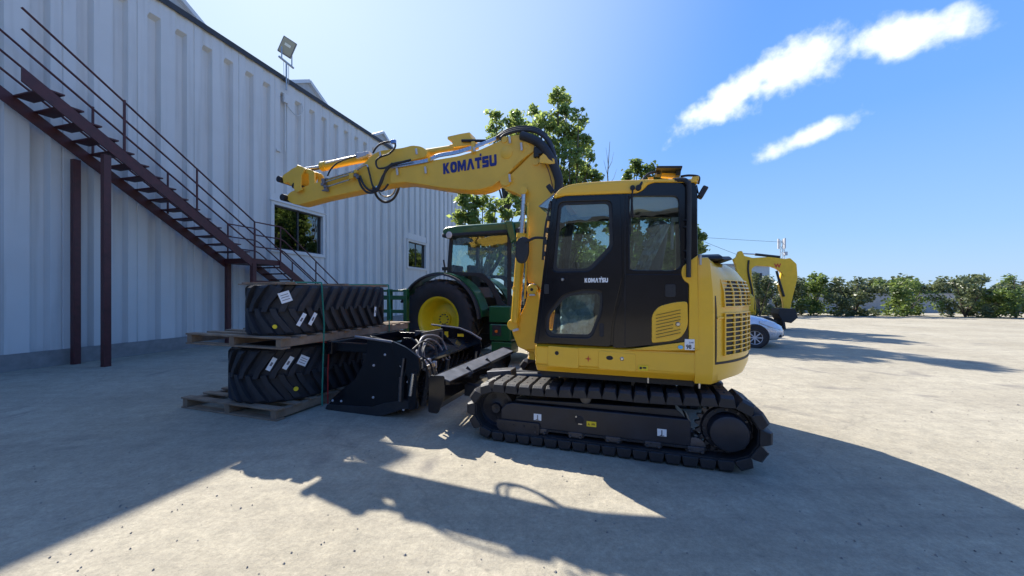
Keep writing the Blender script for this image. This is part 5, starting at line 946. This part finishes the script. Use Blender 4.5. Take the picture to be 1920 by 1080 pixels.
def tree(name, base, blobs, lab, lm, group, dens=1.0, lsize=0.13, trunk=0.2, seed=1, clump=0.55):
    rng = random.Random(seed); t = empty(name, (base[0], base[1], 0)); tag(t, lab, 'tree', group)
    B0 = Vector((base[0], base[1], 0)); c = MB(); cr = MB(); zmin = min(b[2]-b[3] for b in blobs); fork = Vector((0, 0, max(1.0, zmin*0.7)))
    c.tube([(0,0,-0.1), (0.05,0.03,fork.z*0.5), tuple(fork)], [trunk*1.25, trunk, trunk*0.85], 10)
    for (bx_, by_, bz_, br) in blobs:
        q = Vector((bx_, by_, bz_))-B0; mid = fork.lerp(q, 0.5)+Vector((rng.uniform(-.3,.3), rng.uniform(-.3,.3), -0.2))
        c.tube([tuple(fork-Vector((0,0,0.2))), tuple(mid), tuple(q)], [trunk*0.40, trunk*0.2, 0.02], 6, smooth=4)
        nc = max(7, int(15*br*br*dens/clump))
        for k in range(nc):
            while True:
                d = Vector((rng.uniform(-1,1), rng.uniform(-1,1), rng.uniform(-1,1)))
                if 0.1 < d.length < 1: break
            d = d*(0.35+0.65*d.length) if d.length > 0 else d
            cc = q+d*br; cs = clump*rng.uniform(0.35, 1.05)
            c.tube([tuple(q+d*br*0.1), tuple(q+d*br*0.6+Vector((0,0,-0.05))), tuple(cc)], [0.02, 0.012, 0.006], 4, caps=False)
            leaves(cr, cc, (cs, cs, cs*0.75), int(50*dens*(cs/0.5)**2*(0.13/lsize)**2*0.8)+5, lsize, rng)
    c.build('trunk', BARK, t); cr.build('crown', lm, t, smooth=None, fix=False); return t
def blob(u, v, D, rpx, dd=0.0): # crown mass seen at (u, v) standing D metres away
    return ((u-960)/FOC*(D+dd), D+dd, EYE+(HZ-v)/FOC*(D+dd), rpx/FOC*D)
D = 19.0
bl_ = [(1048,176,11,0), (1062,190,13,.3), (1000,235,20,-.3), (982,275,22,.4), (1020,225,16,-.2), (1078,250,24,.3), (1100,262,12,0), (1108,300,16,0), (1116,335,14,.2), (1045,185,15,0), (1005,207,16,.5), (1062,210,24,0), (1085,222,16,-.5), (1030,240,30,.5), (1000,260,24,-.4), (1062,262,34,0), (1020,290,34,.8), (1068,300,32,-.6), (1095,318,26,.4), (1112,322,12,0), (1050,330,34,.8), (985,300,26,-.3), (1088,280,20,.8), (1080,350,40,0), (1040,380,44,.9), (990,360,30,0), (1080,400,44,-.5), (1020,440,40,0), (1060,460,44,.4), (1118,390,36,.4), (1100,450,36,.5)]
tree('leafy_tree', (2.6, D), [blob(u, v, D, r, d*1.4) for u, v, r, d in bl_], 'tall leafy tree rising highest, right behind the elbow of the big raised boom', LEAF[0], 'trees behind the yard', 1.0, 0.105, 0.24, 3, 0.40)
bl_ = [(972,222,12,0), (985,240,14,.3), (968,240,15,-.3), (930,222,18,0), (930,240,16,.4), (955,235,16,-.4), (960,215,9,0), (925,258,14,0), (950,262,20,.5), (975,250,16,0), (945,285,20,0), (930,300,18,.5)]
tree('leafy_tree', (-0.3, D+2), [blob(u, v, D+2, r, d*1.4) for u, v, r, d in bl_], 'smaller leafy treetop showing just left of the tall tree, above the lettered boom', LEAF[0], 'trees behind the yard', 1.0, 0.105, 0.2, 5, 0.40)
bl_ = [(865,365,14,0), (895,372,16,.2), (930,385,16,-.2), (968,362,14,0), (990,372,16,.2), (875,375,20,0), (890,395,24,.3), (862,400,18,0), (905,378,14,.4), (880,425,26,0), (920,405,16,.3), (945,402,12,0), (975,380,16,0), (955,375,10,.2), (985,400,20,0), (900,440,30,0), (935,440,26,0), (870,455,26,.4), (915,470,30,0)]
tree('leafy_tree', (-1.5, D-1), [blob(u, v, D-1, r, d) for u, v, r, d in bl_], 'low bushy tree at the end of the grey building, seen under the boom', LEAF[0], 'trees behind the yard', 1.0, 0.115, 0.2, 8, 0.4)
bl_ = [(1190,310,11,0), (1195,325,15,.3), (1218,320,12,0), (1180,333,10,0), (1210,345,24,.4), (1235,335,14,0), (1180,370,26,0), (1225,380,30,0), (1200,410,34,.5), (1160,420,30,0), (1240,425,34,0), (1195,455,36,0), (1270,400,30,0), (1280,450,34,.3), (1255,480,30,0), (1310,447,12,0), (1312,462,11,.4), (1300,430,12,0), (1295,475,22,0)]
tree('leafy_tree', (6.5, D+1), [blob(u, v, D+1, r, d) for u, v, r, d in bl_], 'leafy tree whose top pokes up behind the roof of the yellow machine cab', LEAF[1], 'trees behind the yard', 1.0, 0.13, 0.22, 11, 0.42)
# line of far trees closing the yard
rng = random.Random(21)
far = [('dark far tree glimpsed low behind the tractor cab', 870, 33), ('round far tree behind the big tree and the raised boom', 990, 36), ('far tree seen through the front cab window', 1080, 34), ('broad far tree seen through the rear cab window', 1180, 36), ('far tree hidden low behind the counterweight', 1275, 38)]
for i, (lab, u, Df) in enumerate(far):
    bb = [blob(u+rng.uniform(-45,45), 490+rng.uniform(-25,35), Df, rng.uniform(20,32), rng.uniform(-1.5,1.5)) for _ in range(9)]
    tree('far_tree', ((u-960)/FOC*Df, Df), bb, lab, LEAF[1], 'far trees beyond the yard', 0.8, 0.20, 0.25, 40+i, 0.8)
def bush(name, lab, base, sz, lm, seed, group, n=2600, ls=0.09):
    rng = random.Random(seed); t = empty(name, (base[0], base[1], 0)); tag(t, lab, 'bush', group); c = MB(); cr = MB()
    for k in range(7):
        a = rng.uniform(0, 6.28); p = Vector((math.cos(a)*sz[0]*0.5, math.sin(a)*sz[1]*0.5, sz[2]*rng.uniform(0.5,0.9))); c.tube([(0,0,0), tuple(p*0.5+Vector((0,0,0.1))), tuple(p)], [0.05, 0.03, 0.012], 6)
    for k in range(26):
        p = Vector((rng.uniform(-1,1)*sz[0]*0.8, rng.uniform(-1,1)*sz[1]*0.8, sz[2]*(0.06+0.84*rng.random()**rng.choice((0.8, 1.6))))); leaves(cr, p, (sz[0]*0.3, sz[1]*0.3, sz[2]*0.18), n//22, ls*1.15, rng)
    c.build('stem', BARK, t); cr.build('crown', lm, t, smooth=None, fix=False)
bs = [('pale green bush', 1425, 26, (1.3,1.0,3.0), 2, 'pale olive bush behind the second excavator, nearest its dipper arm'), ('', 1462, 27, (1.6,1.2,2.9), 2, 'broad olive bush under the boom of the second excavator'), ('', 1395, 30, (1.6,1.2,2.6), 1, 'dark bush just beyond the rounded yellow counterweight'), ('', 1520, 27, (1.8,1.2,3.1), 1, 'dark green bush right of the second excavator'), ('', 1600, 26, (1.9,1.3,2.7), 2, 'olive bush behind the nose of the silver car'), ('', 1700, 26, (2.1,1.3,3.0), 1, 'dark green bush near the right edge of the yard'), ('', 1810, 25, (2.0,1.3,2.8), 2, 'olive bush at the far right of the hedge line'), ('', 1905, 24, (2.0,1.3,3.0), 1, 'last dark bush of the hedge line')]
for i, (_, u, Df, sz, lm, lab) in enumerate(bs): bush('hedge_bush', lab, ((u-960)/FOC*Df, Df), sz, LEAF[lm], 60+i, 'bushes along the far edge of the yard')
# low boundary wall and far pale building
c = MB(); c.span((-16, 0, 0), (16, 0.2, 1.5)); c.span((-16, -0.04, 1.5), (16, 0.24, 1.58)); o = c.build('boundary_wall', mat('rendered_wall', (0.42, 0.40, 0.37), 0.85, var=0.15, bump=0.1), bevel=0.01); o.location = (22, 31, 0); tag(o, 'low pale rendered wall closing the far side of the yard', 'wall')
fb = empty('far_house', (24.5, 40, 0)); tag(fb, 'small white flat-roofed house far beyond the bushes', 'house')
c = MB(); c.span((-3.5,0,0), (3.5,7,4.6)); c.build('wall', mat('white_render', (0.6, 0.6, 0.58), 0.8, var=0.05), fb); c = MB(); c.span((-3.7,-0.2,4.6), (3.7,7.2,4.8)); c.build('roof', mat('house_roof', (0.4, 0.38, 0.36), 0.8), fb)
for x in (-2, 0.2, 2.2): c = MB(); c.span((x-0.45,-0.05,2.6), (x+0.45,0.02,3.8)); c.build('window', FLASH, fb)
# lattice mast and overhead wires
ms = empty('lattice_mast', ((1467-960)/FOC*40, 40, 0)); tag(ms, 'grey lattice mast with antenna panels standing far off at the right', 'mast'); c = MB()
for k in range(12):
    z = k*0.62
    for a in range(3):
        t, t2 = a*2.094, (a+1)*2.094; c.bar((0.22*math.cos(t),0.22*math.sin(t),z), (0.22*math.cos(t),0.22*math.sin(t),z+0.62), 0.04); c.bar((0.22*math.cos(t),0.22*math.sin(t),z), (0.22*math.cos(t2),0.22*math.sin(t2),z+0.62), 0.025)
c.build('mast_lattice', GALV, ms); c = MB()
for t in (0.5, 2.6, 4.7): c.box((0.35*math.cos(t), 0.35*math.sin(t), 7.0), (0.14, 0.14, 1.1))
c.box((0.2,-0.2,5.9), (0.3, 0.2, 0.4)); c.build('antenna_panel', LGREY, ms)
def wire(lab, a, b, Da, Db, sag):
    A = Vector(((a[0]-960)/FOC*Da, Da, EYE+(HZ-a[1])/FOC*Da)); Bq = Vector(((b[0]-960)/FOC*Db, Db, EYE+(HZ-b[1])/FOC*Db)); c = MB(); c.tube([A.lerp(Bq, i/20)-Vector((0,0,sag*4*(i/20)*(1-i/20))) for i in range(21)], 0.016, 5); tag(c.build('overhead_wire', INK), lab, 'wire', 'overhead wires')
wire('upper overhead wire running nearly level to the mast', (1160,434), (1467,454), 34, 40, 0.05); wire('lower overhead wire sloping down behind the second excavator', (1240,420), (1500,520), 36, 39, 0.15); wire('short overhead wire crossing behind the boom above the green tractor', (760,356), (930,368), 30, 30, 0.1)
c = MB(); P = ((1142-960)/FOC*24, 24); tw = Vector((P[0], P[1], 0))
c.tube([tw, tw+Vector((0.1,0,6)), tw+Vector((-0.1,0,9.3)), tw+Vector((0.05,0,11.5))], [0.12, 0.08, 0.035, 0.01], 6); 
for dz, dx in ((9.2, 0.5), (9.8, -0.35), (10.3, 0.3), (10.6, -0.2), (8.7, -0.5)): c.tube([tw+Vector((-0.06,0,dz-0.6)), tw+Vector((dx*0.6,0,dz-0.1)), tw+Vector((dx,0,dz+0.5))], [0.02, 0.012, 0.005], 5)
tag(c.build('bare_tree', BARK), 'thin bare sapling whose leafless tip stands against the sky', 'tree')
# ------------------------------------------------------------------ silver car
CF = Vector((0.90, -0.436)); cw0 = Vector(((1414-960)/FOC*10.9, 10.9)); CL = Vector((-CF.y, CF.x)); CO = cw0-CF*2.49+CL*0.72
car = empty('parked_car', (CO.x, CO.y, 0), math.atan2(CF.y, CF.x)); tag(car, 'silver hatchback car parked beyond the rounded tail of the large excavator', 'car')
CARM = mat('silver_car_paint', (0.62, 0.65, 0.69), 0.25, metal=0.3, var=0.02, coat=0.8); CARG = glass('car_glass', (0.12, 0.14, 0.15), 0.08)
# x = 0 rear axle, 2.49 front axle; nose at 3.25, tail at -0.62
st = [(-0.62,0.45,0.86,0.60), (-0.58,0.30,0.95,0.74), (-0.3,0.24,1.0,0.82), (0.3,0.22,0.98,0.86), (1.2,0.21,0.95,0.86), (1.9,0.21,0.95,0.86), (2.3,0.22,0.93,0.85), (2.75,0.22,0.84,0.80), (3.05,0.24,0.72,0.72), (3.20,0.30,0.62,0.60), (3.26,0.36,0.52,0.46)]
c = MB(); c.loft([[(x, s_*y, z) for s_, y, z in ((1,w*0.86,z0), (1,w*0.98,z0+0.12), (1,w,z0+(z1-z0)*0.55), (1,w*0.95,z1-0.07), (1,w*0.82,z1), (1,w*0.3,z1+0.025), (-1,w*0.3,z1+0.025), (-1,w*0.82,z1), (-1,w*0.95,z1-0.07), (-1,w,z0+(z1-z0)*0.55), (-1,w*0.98,z0+0.12), (-1,w*0.86,z0))] for x, z0, z1, w in st]); body = c.build('body', CARM, car, smooth=60)
gs = [(-0.50,0.95,0.97,0.72,0.66), (-0.30,0.95,1.28,0.74,0.60), (0.1,0.93,1.42,0.76,0.58), (0.7,0.92,1.47,0.76,0.58), (1.2,0.91,1.44,0.76,0.57), (1.6,0.90,1.30,0.76,0.56), (2.25,0.90,0.93,0.74,0.68)]
gr_ = lambda x, z0, z1, w0, w1: [(x, w0, z0), (x, w1, z1-0.05), (x, w1*0.86, z1), (x, -w1*0.86, z1), (x, -w1, z1-0.05), (x, -w0, z0)]
c = MB(); c.loft([gr_(*g) for g in gs]); c.build('windows', CARG, car, smooth=60)
c = MB(); c.loft([[(x, w1*0.98+0.01, z1-0.055), (x, w1*0.86, z1+0.012), (x, 0, z1+0.03), (x, -w1*0.86, z1+0.012), (x, -w1*0.98-0.01, z1-0.055), (x, 0, z1-0.02)] for x, z0, z1, w0, w1 in gs[1:6]])
for s_ in (1, -1):
    for pts in (((2.30,0.76,0.90), (1.6,0.575,1.26), (1.2,0.585,1.40)), ((0.85,0.78,0.93), (0.8,0.60,1.43)), ((-0.52,0.74,0.94), (-0.3,0.62,1.24), (0.1,0.60,1.38))): c.tube([(x, s_*y, z) for x, y, z in pts], 0.03, 6)
c.build('roof', CARM, car, smooth=50)
for x in (0, 2.49):
    for s_ in (-1, 1):
        a_ = MB(); a_.lathe([(0.0, 0.02), (0.36, 0.02), (0.37, -0.02), (0.0, -0.02)], (x, s_*0.835, 0.33), (0,s_,0), 32); a_.build('wheel_arch', INK, car)
        wh = empty('wheel', (x, s_*0.78, 0.30), 0, car); c = MB(); c.lathe([(0.20, 0.09), (0.28, 0.10), (0.30, 0.07), (0.30, -0.09), (0.2, -0.1)], (0,0,0), (0,s_,0), 32); c.build('tyre', TYR, wh)
        c = MB(); c.lathe([(0, 0.075), (0.04, 0.08), (0.05, 0.06), (0.05, 0.0)], (0,0,0), (0,s_,0), 20); c.lathe([(0.175, 0.06), (0.2, 0.095), (0.205, 0.0)], (0,0,0), (0,s_,0), 32)
        for k in range(8): t = 6.283*k/8; c.bar((0.04*math.cos(t), s_*0.07, 0.04*math.sin(t)), (0.19*math.cos(t), s_*0.08, 0.19*math.sin(t)), 0.03, 0.02, up=(0,1,0))
        c.build('rim', LGREY, wh)
for s_ in (-1, 1):
    c = MB(); c.loft([[(2.62,s_*0.80,0.80), (2.62,s_*0.82,0.74), (2.62,s_*0.78,0.80)], [(2.9,s_*0.72,0.775), (2.9,s_*0.78,0.62), (2.9,s_*0.66,0.77)], [(3.13,s_*0.52,0.68), (3.15,s_*0.66,0.54), (3.1,s_*0.45,0.68)], [(3.215,s_*0.42,0.62), (3.22,s_*0.50,0.52), (3.2,s_*0.40,0.6)]]); c.build('headlight', mat('headlight_lens', (0.55, 0.6, 0.65), 0.12, coat=1.0), car)
    c = MB(); c.box((3.13, s_*0.56, 0.36), (0.10, 0.16, 0.08)); c.build('fog_light', INK, car, bevel=0.02); c = MB(); c.box((1.95, s_*0.90, 0.98), (0.12, 0.16, 0.11)); c.build('side_mirror', CARM, car, bevel=0.03)
    c = MB(); c.tube([(1.85,s_*0.868,0.88), (1.87,s_*0.865,0.4)], 0.004, 4); c.tube([(0.85,s_*0.868,0.9), (0.85,s_*0.866,0.35)], 0.004, 4); c.build('door_gap', INK, body); c = MB(); c.box((1.02, s_*0.87, 0.83), (0.16, 0.03, 0.025)); c.build('door_handle', CARM, body, bevel=0.008)
c = MB(); c.box((3.24, 0, 0.40), (0.06, 0.80, 0.16)); c.box((3.22, 0, 0.60), (0.05, 0.5, 0.05)); c.build('grille', INK, car, bevel=0.02)
# ------------------------------------------------------------------ second excavator
YF_ = Frame(((1500-960)/FOC*16.5, 16.5), (0.97, -0.24)); e2 = YF_.empty('excavator'); tag(e2, 'smaller yellow excavator with a red letter on its arched boom, far behind the silver car', 'excavator')
EY = mat('yellow_orange_paint', (0.80, 0.48, 0.02), 0.4, var=0.06)
def y2(pts, y=0.0): return YF_.pl(pts, y)
b2m = rnd(y2([(1398,590), (1393,560), (1383,530), (1379,500), (1374,486,.02), (1380,482), (1384,471), (1390,471), (1394,480), (1410,484), (1440,482), (1472,486), (1484,492), (1490,505), (1480,512), (1468,520,.1), (1462,508,.2), (1448,500,.2), (1415,498,.2), (1408,504), (1408,520), (1412,545), (1416,575), (1416,590)]), 0.05)
bm2 = plate('boom', b2m, EY, e2, 0, 0.22, bev=0.012)
am2 = rnd(y2([(1468,486), (1480,484), (1492,495), (1494,520), (1484,560), (1478,590), (1470,590), (1466,562), (1459,540), (1462,520)]), 0.05); plate('arm', am2, EY, e2, 0, 0.16, bev=0.01)
c = MB(); c.cyl(YF_.p3(1386,475), YF_.p3(1420,477), 0.03, n=12); c.build('arm_rod', STEEL, e2); c = MB(); c.cyl(YF_.p3(1416,477), YF_.p3(1462,482), 0.06, n=14); c.build('arm_cylinder', BLKM, e2)
c = MB(); c.tube([YF_.p3(1456,508,-0.13), YF_.p3(1462,530,-0.13), YF_.p3(1470,556,-0.13)], 0.05, 10); c.tube([YF_.p3(1404,488,-0.13), YF_.p3(1403,510,-0.13), YF_.p3(1410,545,-0.13), YF_.p3(1414,580,-0.13)], 0.04, 10, smooth=4); c.build('hose', BLKM, e2)
x, z = YF_.tr(1458, 498.5, -0.115); text('boom_letter', 'W', 0.24, SRED, bm2, M4((x, -0.1145, z), (1,0,0), (0,0,1)), 0.002, 0.012)
bx_, bz_ = YF_.tr(1425, 590, 0); 
c = MB(); xk = YF_.tr(1405, 600, 0)[0]
c.loft([[(x, y, z) for y, z in ((-0.85, 0.75), (-0.9, 1.0), (-0.85, 1.45), (-0.6, 1.58), (0.6, 1.58), (0.85, 1.45), (0.9, 1.0), (0.85, 0.75))] for x in (xk-2.0, xk-1.9, xk-0.5, xk-0.1)]); c.build('upper_body', EY, e2, bevel=0.05)
c = MB(); c.span((xk-1.3,-0.1,1.5), (xk-0.3,0.85,2.45)); c.build('cab', BLKM, e2, bevel=0.04)
for s_ in (-0.8, 0.8):
    c = MB(); pr_ = rnd([(xk-2.1,0.3), (xk-1.8,0.03), (xk+0.5,0.03), (xk+0.8,0.3), (xk+0.5,0.58), (xk-1.8,0.58)], 0.25, 6); c.loft([[(x, s_+d, z) for x, z in pr_] for d in (-0.2, 0.2)]); c.build('track', RUB, e2, bevel=0.02)
c = MB(); xq, zq = YF_.tr(1466, 585, -0.3); c.loft([[(x, y, z) for x, z in ((xq-0.25,0.95), (xq+0.35,0.92), (xq+0.45,0.55), (xq+0.2,0.3), (xq-0.15,0.4), (xq-0.3,0.7))] for y in (-0.7, 0.1)]); c.build('bucket', BLKM, e2, bevel=0.02)
c = MB(); c.span((xk+0.1,-0.9,0.05), (xk+0.95,0.9,0.12)); c.loft([[(x, y, z) for x, z in ((xk+1.0,0.05), (xk+1.08,0.05), (xk+1.03,0.42), (xk+0.95,0.42))] for y in (-0.95, 0.95)]); c.build('dozer_blade', BLKM, e2)

# unseen block added behind the camera to tone what the glass and paint reflect
wh_ = empty('reflection_block', (4, -16, 0)); tag(wh_, 'plain brown-grey block added unseen behind the viewer to shape reflections', 'building')
c = MB(); c.span((-24, -10, 0), (24, 0, 6.2)); c.build('wall', mat('reflection_block_wall', (0.06, 0.065, 0.075), 0.8, var=0.2), wh_); c = MB(); c.span((-24.3, -10.3, 6.2), (24.3, 0.4, 6.5)); c.build('roof', FLASH, wh_)
for x in (-15, -5, 5, 15): c = MB(); c.span((x-1.8, -0.05, 0), (x+1.8, 0.05, 4)); c.build('door', DSTEEL, wh_)

rng = random.Random(77); hd_ = empty('hedge', (24, 33, 0)); tag(hd_, 'long uneven green hedge closing the far side of the yard', 'hedge'); c = MB(); cr = MB()
x = -13.0
while x < 40:
    h = 2.6+1.5*noise.noise(Vector((x*0.23, 3, 1)))+rng.uniform(-0.4, 0.5); c.tube([(x, 0, 0), (x+0.1, 0, h*0.7)], [0.08, 0.03], 5)
    for k in range(12): leaves(cr, Vector((x+rng.uniform(-.6,.6), rng.uniform(-.6,.6), h*rng.uniform(0.08, 0.95))), (0.75, 0.6, 0.45), 34, 0.17, rng)
    x += rng.uniform(0.55, 0.95)
c.build('stem', BARK, hd_); cr.build('crown', LEAF[2], hd_, smooth=None, fix=False)
# ------------------------------------------------------------------ ground
def ground_mat():
    m = bpy.data.materials.new('yard_ground'); m.use_nodes = True; t = m.node_tree; b = t.nodes['Principled BSDF']; n = t.nodes.new; L = t.links.new
    g = n('ShaderNodeNewGeometry')
    def nz(s, d=6, r=0.6, dist=0.0):
        a = n('ShaderNodeTexNoise'); a.inputs['Scale'].default_value = s; a.inputs['Detail'].default_value = d; a.inputs['Roughness'].default_value = r; a.inputs['Distortion'].default_value = dist; L(g.outputs['Position'], a.inputs['Vector']); return a.outputs[0]
    def ramp(x, p0, c0, p1, c1):
        r = n('ShaderNodeValToRGB'); r.color_ramp.elements[0].position = p0; r.color_ramp.elements[1].position = p1; r.color_ramp.elements[0].color = (*c0, 1); r.color_ramp.elements[1].color = (*c1, 1); L(x, r.inputs[0]); return r.outputs[0]
    def mix(f, a, bb, typ='MIX'):
        k = n('ShaderNodeMix'); k.data_type = 'RGBA'; k.blend_type = typ
        if isinstance(f, float): k.inputs[0].default_value = f
        else: L(f, k.inputs[0])
        L(a, k.inputs[6])
        if isinstance(bb, tuple): k.inputs[7].default_value = (*bb, 1)
        else: L(bb, k.inputs[7])
        return k.outputs[2]
    big = ramp(nz(0.35, 7, 0.62, 0.4), 0.3, (0.32, 0.288, 0.218), 0.7, (0.42, 0.385, 0.30))
    med = mix(0.55, big, ramp(nz(4.5, 9, 0.78), 0.32, (0.55, 0.55, 0.56), 0.70, (1.25, 1.23, 1.2)), 'MULTIPLY')
    fine = mix(0.5, med, ramp(nz(26, 8, 0.9), 0.36, (0.50, 0.50, 0.51), 0.66, (1.5, 1.48, 1.44)), 'MULTIPLY')
    v = n('ShaderNodeTexVoronoi'); v.inputs['Scale'].default_value = 85; L(g.outputs['Position'], v.inputs['Vector'])
    sp = ramp(v.outputs['Distance'], 0.12, (0.5, 0.5, 0.5), 0.30, (1, 1, 1)); fine = mix(0.35, fine, sp, 'MULTIPLY')
    stain = n('ShaderNodeMapRange'); stain.inputs[1].default_value = 0.60; stain.inputs[2].default_value = 0.74; stain.inputs[4].default_value = 0.65; L(nz(0.9, 6, 0.55, 0.8), stain.inputs[0])
    fin = mix(stain.outputs[0], fine, (0.12, 0.11, 0.105))
    cv = n('ShaderNodeTexVoronoi'); cv.feature = 'DISTANCE_TO_EDGE'; cv.inputs['Scale'].default_value = 0.35; dm = n('ShaderNodeVectorMath'); dm.operation = 'ADD'; ds = n('ShaderNodeVectorMath'); ds.operation = 'SCALE'; ds.inputs['Scale'].default_value = 0.5
    nn_ = n('ShaderNodeTexNoise'); nn_.inputs['Scale'].default_value = 1.4; nn_.inputs['Detail'].default_value = 8; L(g.outputs['Position'], nn_.inputs['Vector']); L(nn_.outputs['Color'], ds.inputs[0]); L(g.outputs['Position'], dm.inputs[0]); L(ds.outputs[0], dm.inputs[1]); L(dm.outputs[0], cv.inputs['Vector'])
    ck = n('ShaderNodeMapRange'); ck.inputs[1].default_value = 0.0; ck.inputs[2].default_value = 0.006; ck.inputs[3].default_value = 0.2; ck.inputs[4].default_value = 0.0; L(cv.outputs[0], ck.inputs[0]); fin = mix(ck.outputs[0], fin, (0.10, 0.09, 0.08))
    # tyre and crawler scuffs running across the yard
    for (ang, sc_, off_, amt) in ((-18, 1.1, 0.3, 0.28), (62, 0.7, 1.7, 0.22), (12, 0.5, 0.9, 0.2)):
        mp = n('ShaderNodeMapping'); mp.inputs['Rotation'].default_value = (0, 0, math.radians(ang)); mp.inputs['Scale'].default_value = (0.06*sc_, 2.2*sc_, 1); mp.inputs['Location'].default_value = (off_, off_, 0); L(g.outputs['Position'], mp.inputs[0])
        sn = n('ShaderNodeTexNoise'); sn.inputs['Scale'].default_value = 1.0; sn.inputs['Detail'].default_value = 6; sn.inputs['Roughness'].default_value = 0.7; L(mp.outputs[0], sn.inputs['Vector'])
        sr = n('ShaderNodeMapRange'); sr.inputs[1].default_value = 0.54; sr.inputs[2].default_value = 0.70; sr.inputs[4].default_value = amt; L(sn.outputs[0], sr.inputs[0]); fin = mix(sr.outputs[0], fin, (0.15, 0.135, 0.12))
    L(fin, b.inputs['Base Color']); b.inputs['Roughness'].default_value = 0.88; b.inputs['Specular IOR Level'].default_value = 0.25
    ad = n('ShaderNodeMath'); ad.operation = 'ADD'; L(nz(55, 4, 0.8), ad.inputs[0]); ml = n('ShaderNodeMath'); ml.operation = 'MULTIPLY'; ml.inputs[1].default_value = 2.0; L(nz(6, 6, 0.6), ml.inputs[0]); L(ml.outputs[0], ad.inputs[1])
    bp_ = n('ShaderNodeBump'); bp_.inputs['Strength'].default_value = 0.5; bp_.inputs['Distance'].default_value = 0.012; L(ad.outputs[0], bp_.inputs['Height']); L(bp_.outputs[0], b.inputs['Normal'])
    return m
gm = MB(); gm.add([(-900, -60, 0), (900, -60, 0), (900, 1500, 0), (-900, 1500, 0)], [(0,1,2,3)]); tag(gm.build('ground', ground_mat(), smooth=None), kind='structure')
pb = MB()
for i in range(900):
    y = 1.3+random.random()**1.6*11; x = random.uniform(-1.0, 1.15)*y*1.3; s = random.uniform(0.003, 0.011)*(1 if random.random() > 0.04 else 2)
    p = [Vector((random.uniform(-1,1), random.uniform(-1,1), random.uniform(-0.5,1))).normalized()*s*random.uniform(0.6, 1.2) for _ in range(1)]
    q = [Vector((dx*random.uniform(.6,1.2), dy*random.uniform(.6,1.2), dz))*s for dx, dy, dz in ((1,0,0), (0,1,0), (-1,0,0), (0,-1,0), (0.2,0.1,0.8), (0,0,-0.4))]
    pb.add([v+Vector((x, y, 0.002)) for v in q], [(0,1,4), (1,2,4), (2,3,4), (3,0,4), (1,0,5), (2,1,5), (3,2,5), (0,3,5)])
tag(pb.build('loose_gravel', mat('gravel', (0.12, 0.11, 0.10), 0.9, col2=(0.36, 0.33, 0.29), vscale=3), smooth=None), kind='stuff')
